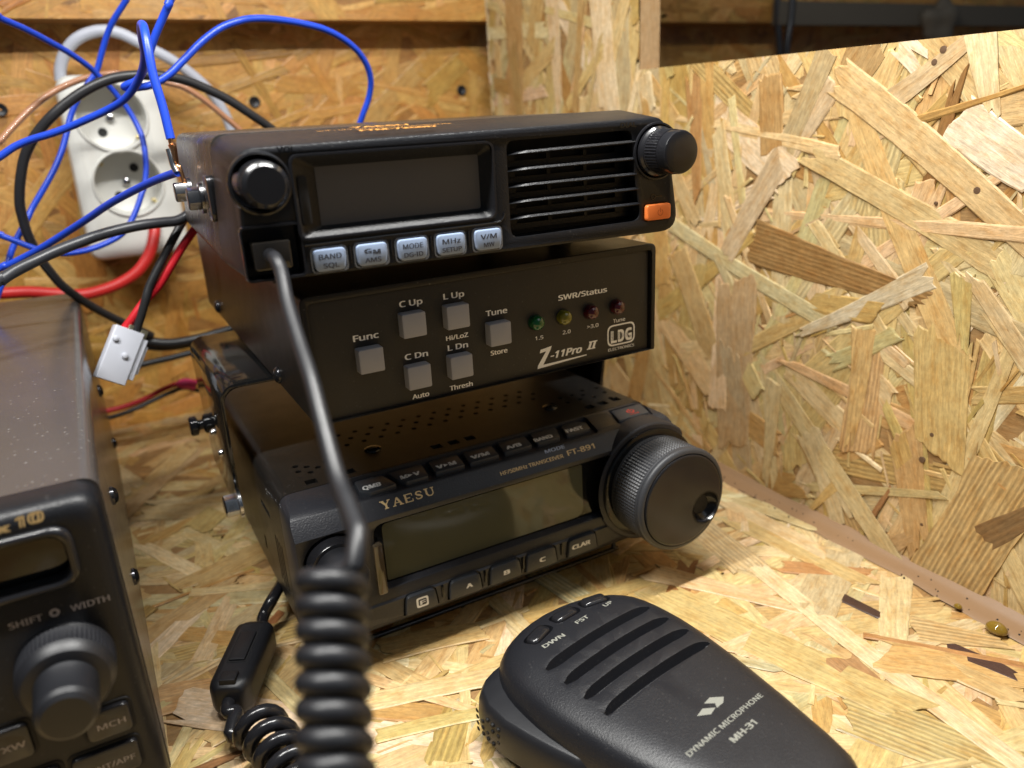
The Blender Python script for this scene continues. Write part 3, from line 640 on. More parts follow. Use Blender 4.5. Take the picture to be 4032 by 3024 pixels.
# ------------------------------------------------------------------ antenna tuner box
T = thing('antenna_tuner', 'black box with six grey square buttons and four LED lamps, middle of the stack', 'antenna tuner', (10.27, -7.8, 96.79))
sh = BM(); oo = rpoly([(0, 0), (127, 0), (127, 39.2), (0, 39.2)], [0.6, 0.6, 2.6, 2.6], 5)
loft(sh, [L3(inset2(oo, 0.25), 0), L3(oo, 0.3), L3(oo, 201)])
cut = BM(); prism(cut, rpoly([(2.0, 0.25), (125.2, 0.25), (125.2, 37.1), (2.0, 37.1)], [0.3, 0.3, 1.6, 1.6]), -1, 2.2); sh = boolean(sh, cut)
obj('cover', sh, 'case_sat', T, bevel=0.15)
bm = BM(); prism(bm, rpoly([(2.15, 0.3), (124.4, 0.3), (124.4, 36.8), (2.15, 36.8)], [0.2, 0.2, 1.0, 1.0]), 1.35, 2.6, ch=0.1); obj('front_panel', bm, 'panel', T)
for x, z in ((14.6, 13.9), (29.1, 22.3), (29.3, 5.6), (43.8, 22.4), (43.8, 6.0), (58.3, 14.2)):
    bm = BM(); prism(bm, rrect(x, x+7.7, z, z+7.5, 0.55, 3), -2.3, 1.6, ch=0.35); obj('push_button', bm, 'btn_grey', T)
for x, m in ((77.0, 'led_g'), (88.0, 'led_y'), (99.1, 'led_r'), (110.2, 'led_r')):
    bm = BM(); R_ = 2.5
    lathe(bm, x, 18.65, [(1.5, R_), (-0.4, R_)]+[(-0.4-1.9*math.sin(a), R_*math.cos(a)) for a in [math.pi/2*j/9 for j in range(1, 9)]]+[(-2.3, 0.05)], 32); o = obj('led_lamp', bm, m, T, ang=80)
    bm = BM(); lathe(bm, x, 18.65, [(1.36, 2.9), (1.25, 2.85), (1.25, 2.5)], 32, cap0=False, cap1=False); obj('ring', bm, 'void', o)
bm = BM(); Y = 1.3; Bo = 0.022
for s, x0, x1, z, c in (('Func', 14.5, 22.5, 23.4, 2.3), ('C Up', 29.9, 37.5, 31.4, 2.2), ('C Dn', 30.0, 37.8, 14.6, 2.2), ('Auto', 31.2, 37.0, 1.35, 1.9),
    ('L Up', 44.5, 51.7, 31.5, 2.2), ('Hi/LoZ', 44.3, 52.1, 18.2, 1.8), ('L Dn', 44.6, 51.8, 14.8, 2.2), ('Thresh', 44.2, 52.5, 1.4, 1.9), ('Tune', 58.8, 66.7, 23.7, 2.2), ('Store', 59.7, 66.0, 10.3, 1.9), ('SWR/Status', 86.4, 106.5, 24.5, 2.2)):
    text(bm, s, x0, x1, c, front(z, Y), Bo)
for s, x0, x1, z, c in (('1.5', 76.8, 80.0, 12.3, 1.6), ('2.0', 87.8, 91.0, 12.4, 1.6), ('>3.0', 97.9, 102.7, 12.6, 1.6), ('Tune', 109.0, 114.3, 12.8, 1.6)): text(bm, s, x0, x1, c, front(z, Y), 0.008)
obj('lettering', bm, 'white_ink', T)
bm = BM()
zz = lambda u, v, wd: (u, Y-wd, v)
poly(bm, [(78.7, 8.6), (83.2, 9.2), (82.7, 7.9), (79.6, 3.1), (97.4, 3.4), (97.5, 3.0), (77.2, 2.0), (77.5, 3.2), (80.9, 7.7), (78.4, 7.4)], zz)
text(bm, '-11Pro', 82.6, 95.6, 3.0, front(4.6, Y), 0.03, 0.28); text(bm, 'II', 97.6, 102.2, 3.4, front(5.0, Y), 0.03, 0.28)
obj('model_script', bm, 'white_ink', T)
bm = BM()
ringpoly(bm, rrect(106.5, 118.6, 4.2, 12.0, 2.4), inset2(rrect(106.5, 118.6, 4.2, 12.0, 2.4), 0.55), zz)
for s, x0, x1 in (('L', 108.0, 110.6), ('D', 111.1, 113.9), ('G', 114.3, 117.3)): text(bm, s, x0, x1, 5.2, front(5.5, Y), 0.045)
obj('logo', bm, 'white_ink', T); bm = BM(); text(bm, 'ELECTRONICS', 106.8, 118.4, 1.25, front(2.5, Y), 0.01); obj('logo_caption', bm, 'white_ink', T)
for y, z in ((45.2, 3.9), (168, 4.3)):
    bm = BM(); lathe(bm, y, z, [(0.1, 3.0), (-0.5, 3.0), (-1.5, 2.3), (-1.9, 1.2), (-1.7, 0.5)], 20, 'x'); obj('case_screw', bm, 'blk_steel', T)
for x, y in ((14, 14), (113, 14), (14, 186), (113, 186)):
    bm = BM(); lathe(bm, x, y, [(0.1, 6.2), (-1.6, 6.0), (-2.2, 5.2)], 24, 'z'); obj('rubber_foot', bm, 'blk_soft', T)

# ------------------------------------------------------------------ bottom transceiver with its mounting bracket
A = thing('transceiver', 'black transceiver with a large tuning dial, lowest of the stack under a mounting bracket', 'radio', (0, 0, 15.0), (math.radians(-1.31), 0, 0))
bd = BM(); prism(bd, rpoly([(0, -2.4), (155, -2.4), (155, 49.2), (0, 49.2)], [3, 3, 5, 5], 6), 20.2, 216)
cut = BM()
for (hx, hy) in [(148, 45), (147.6, 38), (145.4, 30.5), (138.2, 41), (134.1, 37), (128, 43.5), (127.5, 36.8), (134.0, 43.6), (140.6, 36), (141.2, 46), (121.5, 40), (11.8, 41.7), (15.3, 38.9), (11.6, 36.4), (18.6, 36.0), (15.2, 33.2), (22, 33.4), (22.4, 39.4)]+[(34+7*i+(3.5 if j % 2 else 0), 50+6*j) for i in range(13) for j in range(3)]:
    lathe(cut, hx, hy, [(47.6, 1.15), (50, 1.15)], 14, 'z')
for x, y in ((132.0, 26.8), (139.0, 27.2), (146, 27.8), (13.2, 25.2), (27.1, 25.2), (62, 27), (69, 27), (76, 27)): prism(cut, [(x-2, y-2), (x+2, y-2), (x+2, y+2), (x-2, y+2)], 47.6, 50, 'z')
for i in range(4): prism(cut, rrect(26.5+i*3.4, 28.0+i*3.4, 8, 27, 0.6), -0.5, 1.2, 'x')
prism(cut, rrect(42, 58, 31, 33.5, 0.8), -0.5, 1.2, 'x'); prism(cut, rrect(63, 66, 8, 14, 0.8), -0.5, 1.2, 'x')
bd = boolean(bd, cut); obj('case', bd, 'case_sat', A)
for x, y in ((40.9, 39.8), (118.5, 36.5)):
    bm = BM(); lathe(bm, x, y, [(49, 3.4), (49.5, 3.2), (50.0, 2.2), (50.1, 1.0)], 24, 'z'); s = obj('case_screw', bm, 'blk_steel', A)
# moulded front bezel
prof = [(20.0, 49.2), (7, 47.9), (4.3, 46.7), (-0.4, 41.0), (0.3, 38), (0.2, 9.2), (-0.6, 8.6), (-0.4, 1.6), (1.2, -1.0), (3.5, -2.4), (20.0, -2.4)]
bz = BM(); loft(bz, [[(x, y, z) for y, z in prof] for x in (-1, 158)])
env = BM(); prism(env, rpoly([(0, -2.4), (156, -2.4), (156, 49.2), (0, 49.2)], [4, 5, 8, 5], 7), -5, 19.9); bz = boolean(bz, env, 'INTERSECT')
cw = BM(); lathe(cw, 141, 23.2, [(-1.6, 24.3), (-1.0, 25.0), (10, 26.2), (19.8, 27)], 64)
env = BM(); prism(env, rpoly([(100, -2.4), (158, -2.4), (158, 48.9), (100, 48.9)], [4, 9, 12, 2], 7), -5, 19.9); cw = boolean(cw, env, 'INTERSECT')
bz = boolean(bz, cw, 'UNION')
cut = BM(); loft(cut, [L3(rrect(24.3, 128, 12.9, 39.9, 5), -1.2), L3(rrect(26, 126, 13.9, 38.6, 4), 1.0), L3(rrect(26.8, 125.3, 14.5, 37.9, 3.5), 3.4)]); bz = boolean(bz, cut)
cut = BM(); prism(cut, rpoly([(24.0, 5.2), (121.5, 5.2), (124.5, 19.2), (24.0, 19.2)], [3, 2, 2, 2]), 46.6, 52, 'z'); bz = boolean(bz, cut)
cut = BM(); prism(cut, rpoly([(131.8, 6.6), (149.4, 6.6), (153.4, 18.8), (135.6, 18.8)], [1, 1, 1, 1]), 47.3, 52, 'z'); bz = boolean(bz, cut)
cut = BM(); lathe(cut, 11.6, 30.2, [(-2, 10.6), (3.5, 10.0)], 48); bz = boolean(bz, cut)
LOW = [('F', 33.2, 45.8), ('A', 50.2, 63.6), ('B', 66.7, 80.3), ('C', 82.2, 96.2), ('CLAR', 101.0, 115.0)]
cut = BM()
for _, x0, x1 in LOW: prism(cut, rpoly([(x0-0.7, 1.0), (x1+0.7, 1.0), (x1-0.3, 9.1), (x0+0.3, 9.1)], [0.8, 0.8, 2, 2]), -3, 1.0)
bz = boolean(bz, cut)
obj('front_bezel', bz, 'blk_grain', A, bevel=0.3)
bm = BM(); prism(bm, rrect(26, 126, 13.8, 38.6, 3.5), 3.1, 4.2); obj('display_window', bm, 'glass_blk', A)
bm = BM(); prism(bm, rpoly([(29.6, 15.2), (111.5, 15.2), (111.5, 37.2), (29.6, 37.2)], [0.8, 4, 0.8, 2]), 2.85, 3.4); obj('display', bm, 'lcd_olive', A)
bm = BM(); prism(bm, rrect(24.7, 28.1, 12.8, 32.2, 0.8), -1.0, 1.5, ch=0.4); obj('light_bar', bm, 'amber_bar', A)
TOP = [('QMB', [(25.2, 8.6), (28.4, 5.9), (38.2, 7.2), (36.2, 17.6), (26.2, 17.6)], (26.9, 33.0, 8.9)),
 ('M\u25b8V', [(39.5, 9.5), (41.6, 6.4), (49.8, 6.6), (51.6, 17.3), (38.4, 17.6)], (40.6, 48.0, 9.2)), ('V\u25b8M', [(52.8, 7.4), (64.4, 7.4), (66.0, 17.7), (54.2, 17.9)], (54.4, 62.2, 9.5)),
 ('V/M', [(66.4, 7.4), (78.5, 7.6), (80.4, 17.8), (68.2, 17.7)], (68.7, 75.6, 9.7)), ('A/B', [(80.9, 8.0), (93.0, 8.2), (95.2, 18.2), (83.1, 18.0)], (83.4, 89.4, 9.8)),
 ('BAND', [(95.3, 8.2), (105.6, 8.4), (109.6, 18.4), (97.8, 18.4)], (95.6, 103.2, 9.6)), ('FAST', [(108.6, 8.6), (119.8, 8.6), (122.0, 15.0), (119.0, 18.3), (112.2, 18.3)], (110.2, 117.6, 9.8))]
for t, pts, (x0, x1, y0) in TOP:
    bm = BM(); prism(bm, rpoly(pts, 0.7, 3), 48.45, 46.0, 'z', ch=0.4); b = obj('key', bm, 'btn_dark', A)
    bm = BM(); up = lambda u, v, wd: (u+v*0.18, y0+v, 48.45+wd)
    if '\u25b8' in t:
        xm = (x0+x1)/2; text(bm, t[0], x0, xm-1.1, 3.5, up, 0.04); text(bm, t[2], xm+1.1, x1, 3.5, up, 0.04); poly(bm, [(xm-0.9, 0.2), (xm+0.9, 1.5), (xm-0.9, 2.8)], up)
    else: text(bm, t, x0-0.3, x1+0.3, 3.5, up, 0.04)
    obj('legend', bm, 'white_ink', b)
bm = BM(); prism(bm, rpoly([(133.0, 7.6), (148.2, 7.6), (151.6, 18.0), (136.6, 18.0)], 0.8, 3), 48.9, 46.5, 'z', ch=0.45); b = obj('power_key', bm, 'btn_dark', A)
bm = BM(); up = lambda u, v, wd: (u+v*0.15, v, 48.9+wd)
arc = [(140.8+1.75*math.cos(a), 12.9+1.75*math.sin(a)) for a in [math.radians(120+300*i/20) for i in range(21)]]
arc2 = [(140.8+1.3*math.cos(a), 12.9+1.3*math.sin(a)) for a in [math.radians(120+300*i/20) for i in range(21)]]
poly(bm, arc+arc2[::-1], up); poly(bm, [(140.55, 12.9), (141.05, 12.9), (141.05, 15.2), (140.55, 15.2)], up); text(bm, 'LOCK', 138.9, 143.4, 0.9, lambda u, v, wd: up(u, v+9.5, wd), 0.02)
obj('power_mark', bm, 'red_ink', b)
for t, x0, x1 in LOW:
    bm = BM(); prism(bm, rpoly([(x0, 1.4), (x1, 1.4), (x1-0.9, 8.7), (x0+0.9, 8.7)], [0.6, 0.6, 1.8, 1.8], 4), -1.5, 0.8, ch=0.5); b = obj('key', bm, 'btn_dark', A)
    bm = BM()
    if t == 'F':
        c0 = rrect(37.4, 42.0, 3.2, 7.2, 0.9); ringpoly(bm, c0, inset2(c0, 0.75), front(0, -1.5)); text(bm, 'F', 38.7, 40.9, 2.0, front(4.2, -1.5), 0.03)
    else:
        xm = {'A': 58.2, 'B': 73.8, 'C': 89.4, 'CLAR': 107.2}[t]; hw = 1.35 if len(t) == 1 else 4.3; text(bm, t, xm-hw, xm+hw, 2.1, front(4.2 if len(t) == 1 else 4.6, -1.5), 0.04)
    obj('legend', bm, 'white_ink', b)
for xa in (48.0, 65.1, 81.2, 98.6):
    bm = BM(); prism(bm, rrect(xa-0.5, xa+0.5, 3.4, 8.4, 0.4), -1.2, 0.5, ch=0.3); obj('key_divider', bm, 'blk_gloss', A)
# lettering on the sloping strip
fn = Vector((0, -5.7, 4.7)).normalized(); fu = Vector((0, 4.7, 5.7)).normalized(); fp = Vector((0, -0.4, 41.0))
def slope(s0): return lambda u, v, wd: tuple(Vector((u, 0, 0))+fp+fu*(s0+v)+fn*wd)
bm = BM(); sl = slope(2.9); hgt = 2.7
def bar(a, b, t):                             # stroke of a slab-serif capital
    (x0, z0), (x1, z1) = a, b; d = Vector((x1-x0, z1-z0)); nn = Vector((-d.y, d.x)).normalized()*t/2
    poly(bm, [(x0+nn.x, z0+nn.y), (x1+nn.x, z1+nn.y), (x1-nn.x, z1-nn.y), (x0-nn.x, z0-nn.y)], sl, 0.06+0.004*len(bm.faces))
def serif(x, z, w_=1.5): bar((x-w_/2, z), (x+w_/2, z), 0.32)
X = 30.2
bar((X+0.5, hgt), (X+1.7, 1.2), .75); bar((X+3, hgt), (X+1.7, 1.2), .4); bar((X+1.7, 1.4), (X+1.7, 0), .75); serif(X+0.5, hgt); serif(X+2.9, hgt, 1.1); serif(X+1.7, 0)
X = 34.3
bar((X+0.4, 0), (X+1.7, hgt), .4); bar((X+3, 0), (X+1.7, hgt), .75); bar((X+0.9, 0.9), (X+2.5, 0.9), .3); serif(X+0.4, 0, 1.2); serif(X+3.0, 0)
X = 38.6
bar((X+0.5, 0), (X+0.5, hgt), .75); bar((X, hgt), (X+2.9, hgt), .34); bar((X, 0), (X+2.9, 0), .34); bar((X+.5, 1.35), (X+2.1, 1.35), .3); bar((X+2.9, hgt), (X+2.9, hgt-.8), .3); bar((X+2.9, 0), (X+2.9, .8), .3)
X = 42.4
for p, q, t in (((2.6, 2.0), (2.3, 2.55), .4), ((2.3, 2.55), (1.2, 2.65), .4), ((1.2, 2.65), (.5, 2.2), .5), ((.5, 2.2), (.9, 1.6), .6), ((.9, 1.6), (2.2, 1.15), .7), ((2.2, 1.15), (2.6, .6), .6), ((2.6, .6), (1.8, .1), .5), ((1.8, .1), (.7, .1), .4), ((.7, .1), (.3, .8), .4)): bar((X+p[0], p[1]), (X+q[0], q[1]), t)
X = 46.2
bar((X+.6, hgt), (X+.6, .7), .75); bar((X+.6, .8), (X+1.2, .12), .55); bar((X+1.2, .12), (X+2.3, .12), .36); bar((X+2.3, .12), (X+2.9, .8), .4); bar((X+2.9, .7), (X+2.9, hgt), .4); serif(X+.6, hgt); serif(X+2.9, hgt, 1.2)
obj('maker_lettering', bm, 'gold_ink', A); bm = BM(); text(bm, 'HF/50MHz TRANSCEIVER', 75.6, 102.6, 1.75, slope(2.7), 0.015); text(bm, 'FT-891', 104.6, 117.0, 2.5, slope(2.8), 0.012)
obj('lettering', bm, 'gold_ink', A)
bm = BM(); text(bm, 'MODE', 95.9, 104.6, 1.6, slope(6.1), 0.02); obj('mode_lettering', bm, 'blue_ink', A)
# main dial
D = BM(); lathe(D, 141, 23.2, [(1, 23.2), (-2.6, 22.8), (-3.2, 21.5), (-3.2, 19)], 80); obj('dial_skirt', D, 'blk_gloss', A)
D = BM(); lathe(D, 141, 23.2, [(-2, 19.6), (-4.2, 20.5), (-5.0, 20.6)], 88)
knurl(D, 141, 23.2, [(-5.0, 20.5, 0), (-5.4, 20.65, 1)]+[(-5.4-0.66*i, 20.65, (i % 2)) for i in range(1, 21)]+[(-19.4, 20.5, 0)], 100, 0.62)
lathe(D, 141, 23.2, [(-19.4, 20.1), (-19.7, 20.7), (-20.1, 20.95), (-21.0, 20.85), (-21.6, 20.4), (-22.0, 19.8), (-22.1, 19.0)], 88, cap1=False)
dial = obj('tuning_dial', D, 'dial_rubber', A, ang=40)
face = BM(); lathe(face, 141, 23.2, [(-12.5, 18.85), (-21.6, 18.7), (-22.3, 18.5), (-22.6, 18.1), (-22.65, 17.6)], 88)
cut = BM(); bmesh.ops.create_uvsphere(cut, u_segments=40, v_segments=24, radius=7.6)
for v in cut.verts: v.co = (151.9+v.co.x*0.9, -25.3+v.co.y*0.95, 17.2+v.co.z*0.9)
face = boolean(face, cut); obj('dial_face', face, 'blk_smooth', dial, ang=35)
bm = BM(); lathe(bm, 151.9, 17.2, [(-22.3, 7.0), (-22.65, 6.9), (-22.65, 6.3), (-22.2, 6.1)], 40, cap0=False, cap1=False); obj('finger_dimple_ring', bm, 'blk_gloss', dial)
K = BM(); lathe(K, 11.6, 30.2, [(2, 9.4), (-4, 9.2), (-4.6, 8.8), (-4.8, 8)], 56); k0 = obj('outer_knob', K, 'blk_smooth', A)
K = BM(); knurl(K, 11.6, 30.2, [(-3, 7.7, 0), (-5.0, 7.7, 0)]+[(-5.2-0.6*i, 7.7, i % 2) for i in range(14)]+[(-13.8, 7.5, 0), (-14.3, 6.8, 0)], 44, 0.28); obj('inner_knob', K, 'blk_soft', k0)
bm = BM(); tube(bm, [(20, 22, -2.2), (20, 18, -8), (20, 16.0, -13.6), (24, 15.8, -14.4), (70, 15.8, -14.4), (131, 15.8, -14.4), (135, 16.0, -13.6), (135, 18, -8), (135, 22, -2.2)], 1.1, 10, 5); obj('tilt_stand', bm, 'blk_steel', A)
for x in (14, 141):
    bm = BM(); lathe(bm, x, 200, [(-2.2, 6), (-9.2, 5.6), (-9.9, 5)], 20, 'z'); obj('rubber_foot', bm, 'blk_soft', A)
# bracket: flat plate over the top, rounded bends, side cheeks (world frame, bolted to the case)
tilt = Matrix.Rotation(math.radians(1.31), 4, 'X')
def W2A(p): return tuple(tilt @ (Vector(p)-Vector((0, 0, 15.0))))
bm = BM(); zt = 94.4; th = 1.6; xl, xr = -8.0, 163.0
arcL = [(xl+6-6*math.cos(a), zt-6+6*math.sin(a)) for a in [math.radians(10*i) for i in range(10)]]
out = [(xl, 40)]+arcL+[(xr-6+6*math.sin(a), zt-6+6*math.cos(a)) for a in [math.radians(10*i) for i in range(10)]]+[(xr, 40)]
inn = [(x+(th if x < 77 else -th)*(1 if z < zt-6 else 0.7), z-(th if z > zt-6 else 0)) for x, z in out]
ya, yb = 57.0, 136.0
cs = out+inn[::-1]
loft(bm, [[W2A((x, ya+(0 if z > 66 else (66-z)*0.30), z)) for x, z in cs], [W2A((x, yb-(0 if z > 66 else (66-z)*0.5), z)) for x, z in cs]])
cut = BM()
for i in range(2): box(cut, 2, 9, 72+i*34-1.2, 72+i*34+1.2, 70, 90)
for v in cut.verts: v.co = W2A(v.co)
obj('mounting_bracket', bm, 'bracket', A, bevel=0.25)
hexbolt(A, 58.5, 33, -8.4, 4.3, 5.0, 'chrome', ph=0.2)
for (y, z) in ((84, 45), (101, 48.5)):
    bm = BM(); lathe(bm, y, z, [(-6, 1.6), (-8.4, 1.6), (-9.4, 1.0)], 14, 'x'); obj('bracket_screw', bm, 'chrome', A)
p = on_x(806, 1669, -10); bm = BM(); lathe(bm, 0, 0, [(4, 2), (0.1, 2), (0, 3.0), (-0.8, 4.2), (-4.0, 4.2), (-4.6, 3.2), (-4.8, 2.2), (-6.4, 2.2), (-7.2, 4.2), (-9.6, 4.2), (-10.2, 3.4)], 18, 'x')
for v in bm.verts: v.co = W2A(Vector(v.co)+Vector((-6, p.y, p.z)))
obj('thumb_screw', bm, 'blk_gloss', A, ang=30)

# ------------------------------------------------------------------ big transceiver at the left edge
X = thing('desktop_transceiver', 'large dusty transceiver cut off at the left edge, gold model name on its front', 'radio', (-47.5, -36, 12))
bm = BM(); prism(bm, rpoly([(-266, 0), (0, 0), (0, 92.5), (-266, 92.5)], [2, 2, 4.5, 4.5], 5), 11.4, 268); obj('case', bm, 'dx_case', X)
ff = rpoly([(-268, -1), (-0.3, -1), (-0.3, 92.6), (-268, 92.6)], [3, 3, 6, 6], 6)
bz = BM(); loft(bz, [L3(inset2(ff, 3.6), 0), L3(inset2(ff, 1.9), 0.5), L3(inset2(ff, 0.7), 1.8), L3(inset2(ff, 0.15), 4.0), L3(ff, 6.0), L3(ff, 11.2)])
cut = BM(); prism(cut, rrect(-140, -9.5, 73.5, 85.0, 3.2), -1, 5); bz = boolean(bz, cut)
obj('front_bezel', bz, 'blk_tex', X, bevel=0.3)
bm = BM(); prism(bm, rrect(-141, -9, 73, 85.5, 3.2), 3.0, 4.5); obj('display', bm, 'glass_blk', X)
fr = rrect(-143, -7.2, 71.4, 87.4, 5, 8)
bm = BM(); loft(bm, [L3(inset2(fr, i_), y_) for i_, y_ in ((0, 1.5), (0.15, -0.7), (0.6, -1.4), (1.2, -1.65), (1.8, -1.4), (2.25, -0.7), (2.4, 1.5))], False, False); obj('display_frame', bm, 'blk_smooth', X, ang=60)
bm = BM(); text(bm, 'FTD', -36, -22.5, 3.0, front(88.4, 0), 0.03, 0.2); text(bm, 'x', -21.6, -18.2, 2.6, front(88.5, 0), 0.04, 0.1); text(bm, '1', -17.2, -15.3, 3.2, front(88.8, 0), 0.05, 0.1); text(bm, '0', -14.9, -11.6, 3.2, front(89.0, 0), 0.05, 0.1); obj('model_lettering', bm, 'gold_ink', X)
bm = BM(); text(bm, 'SHIFT', -24.2, -17.4, 2.0, front(64.6), 0.01); ringpoly(bm, circ(-14.9, 65.6, 1.1, 16), circ(-14.9, 65.6, 0.5, 16), front(0)); text(bm, 'WIDTH', -11.6, -3.3, 2.0, front(64.6), 0.01); obj('knob_lettering', bm, 'dim_ink', X)
K = BM(); knurl(K, -15.4, 51.8, [(1, 10.6, 0), (-0.8, 10.7, 0), (-1.0, 10.7, 1), (-6.6, 10.5, 1), (-6.8, 10.5, 0), (-8.4, 10.0, 0), (-9.6, 9.0, 0), (-10.0, 7.6, 0)], 64, 0.22); k0 = obj('outer_knob', K, 'blk_soft', X, ang=30)
K = BM(); knurl(K, -15.4, 51.8, [(-8.5, 6.7, 0), (-10.6, 6.7, 0), (-10.8, 6.7, 1), (-19.0, 6.5, 1), (-19.2, 6.5, 0), (-20.6, 6.0, 0), (-21.4, 5.0, 0), (-21.5, 3, 0)], 44, 0.2); obj('inner_knob', K, 'blk_soft', k0, ang=30)
for t, x0, x1, z0, z1, tx0, tx1 in (('MCH', -15.5, -5.2, 27.8, 36.2, -13.0, -6.6), ('CONT/APF', -20.4, -5.4, 15.8, 24.6, -19.2, -6.6), ('TXW', -36, -26.4, 30.5, 40.0, -34.4, -27.6), ('ZIN', -36.5, -22.8, 16, 25, -32, -27)):
    bm = BM(); prism(bm, rrect(x0, x1, z0, z1, 1.6), -1.6, 1, ch=0.6); b = obj('key', bm, 'blk_smooth', X)
    o2 = rrect(x0-0.9, x1+0.9, z0-0.9, z1+0.9, 2.2); bm = BM(); loft(bm, [L3(o2, 0.4), L3(inset2(o2, 0.1), -0.35), L3(inset2(o2, 0.7), -0.35), L3(inset2(o2, 0.8), 0.4)], False, False); obj('rim', bm, 'void', b)
    bm = BM(); text(bm, t, tx0, tx1, 2.0, front((z0+z1)/2-1.2, -1.6), 0.01); obj('legend', bm, 'dim_ink', b)
for y, z in ((62, 64.4), (71.4, 29.9), (200, 58), (232, 20)):
    bm = BM(); lathe(bm, y, z, [(-0.3, 3.0), (0.7, 2.9), (1.6, 2.0), (1.9, 0.8)], 20, 'x'); obj('case_screw', bm, 'blk_steel', X)
for x, y in ((-20, 40), (-246, 40), (-20, 250), (-246, 250)):
    bm = BM(); lathe(bm, x, y, [(0.2, 9), (-11.0, 8), (-12, 7)], 20, 'z'); obj('rubber_foot', bm, 'blk_soft', X)

# ------------------------------------------------------------------ hand microphone lying on the table
th = math.radians(10.17)
m_ = thing('hand_microphone', 'black hand microphone with four curved sound slots lying face up on the table', 'microphone', (70.31, -29.35, 0), (0, 0, th-math.pi/2))
# local frame: x = from head to tail, y = towards the photo's right, z = up
Wd = 1.02
A_ = [0, 0.6, 1.7, 3.5, 5.2, 7.8, 10.4, 13.9, 17.4, 21.8, 26, 31.3, 36.5, 41.8, 47.9, 54, 61, 68, 75, 82, 90, 98, 105, 109, 111.5, 112.5]
W_ = [0.5, 7, 12, 16.6, 20, 23.4, 26, 28.4, 30, 31.3, 32, 32.4, 32.5, 32.2, 31.5, 30.6, 29.5, 28.2, 26.7, 25.2, 23.2, 21.2, 18.8, 15.5, 10, 5]
LV = [(0.0, .90, 3.2), (1.2, .94, 2.0), (4, .975, 0.8), (9, 1, 0), (15, .99, .2), (19, .965, 0.9), (22, .925, 2.0), (23.4, .90, 2.9), (24.6, .86, 3.8), (25.5, .81, 5.0), (26.2, .75, 6.6), (26.65, .68, 8.6), (26.9, .58, 11.5), (27.0, .45, 16), (27.04, .30, 22), (27.05, .12, 30)]
def mloop(h, s, ins):
    lo = []; tot = 112.5
    for sg, idx in ((-1, range(len(A_))), (1, range(len(A_)-1, -1, -1))):
        for i in idx:
            a = ins+A_[i]*(tot-2*ins)/tot; lo.append((a, sg*W_[i]*s*Wd, h*(1-0.0012*max(0, 22-a)**1.6*(h/27))))
    return lo
bd = BM(); loft(bd, [mloop(*l) for l in LV])
cut = BM(); gw = 1.75
def gpath(a0): return [(a0+2.6*((e/23.4)**2)*0.55-0.3, e+1.4, 0) for e in [-22.6+45.2*i/18 for i in range(19)]]
for k in range(4):
    P_ = gpath(28.0+8.0*k); L_ = []
    for i, (a, e, _) in enumerate(P_):
        q = P_[min(i+1, 18)]; r = P_[max(i-1, 0)]; d = Vector((q[0]-r[0], q[1]-r[1], 0)).normalized(); nn = Vector((-d.y, d.x, 0)); t = min(i, 18-i)
        g = gw*(0.35 if t == 0 else 0.8 if t == 1 else 1.0); dep = 23.2+(1.6 if t == 0 else 0)
        L_.append([(a+nn.x*g*1.25, e+nn.y*g*1.25, 29), (a+nn.x*g*0.7, e+nn.y*g*0.7, dep), (a-nn.x*g*0.7, e-nn.y*g*0.7, dep), (a-nn.x*g*1.25, e-nn.y*g*1.25, 29)])
    loft(cut, L_)
MB_ = [(14.2, -11.6, 0.30), (12.2, 1.6, 0.0), (13.4, 13.9, -0.26)]
for a, e, t in MB_:
    c, s = math.cos(t), math.sin(t); loft(cut, [[(a+(u*c-v*s), e+(u*s+v*c), h) for u, v in rrect(-3.1, 3.1, -5.6, 5.6, 2.6)] for h in (22.4, 30)])
bd = boolean(bd, cut); obj('body', bd, 'mic', m_, ang=35, bevel=0.25)
for a, e, t in MB_:
    c, s = math.cos(t), math.sin(t); bm = BM()
    loft(bm, [[(a+(u*c-v*s), e+(u*s+v*c), h-0.06*max(0, 15-a)) for u, v in rrect(-k, k, -k*2.0, k*2.0, k*0.8)] for k, h in ((2.35, 22), (2.35, 25.4), (2.1, 26.3), (1.4, 26.8))]); obj('button', bm, 'blk_smooth', m_, ang=60)
bm = BM()                                     # push-to-talk bar on the flank
rows = []
for a, o_, i_ in ((9.5, 28.5, 20), (11, 33.0, 22), (14, 36.4, 24), (20, 38.6, 26), (28, 38.6, 27), (36, 37.2, 27), (44, 35.4, 26), (52, 33.2, 25), (56, 31.2, 25), (57.5, 29.4, 25)):
    rows.append([(a, -i_, 3.5), (a, -o_+1.6, 3.5), (a, -o_+0.3, 5.0), (a, -o_, 10), (a, -o_+0.6, 15.4), (a, -o_+2.2, 17.3), (a, -i_, 18.6)])
loft(bm, rows); ptt = obj('talk_bar', bm, 'blk_soft', m_, ang=50, bevel=0.3)
bm = BM(); rr = random.Random(2)
for i in range(5):
    for j in range(4):
        if (i+j) % 5 != 4: a = 16+i*2.6; h = 6.5+j*2.3; lathe(bm, a, h, [(-38.9+abs(a-24)*0.07, 0.55), (-38.2, 0.8)], 8, 'y')
obj('grip_dots', bm, 'void', ptt)
from mathutils.bvhtree import BVHTree
bme = BM(); loft(bme, [mloop(*l) for l in LV]); bmesh.ops.recalc_face_normals(bme, faces=bme.faces); tree = BVHTree.FromBMesh(bme)
def surf(x, y):
    h = tree.ray_cast(Vector((x, y, 60)), Vector((0, 0, -1)))[0]; return (h.z if h else 26.0)+0.07
def mtop(a0): return lambda u, v, wd: (a0-v, u, surf(a0-v, u)+wd-0.06)
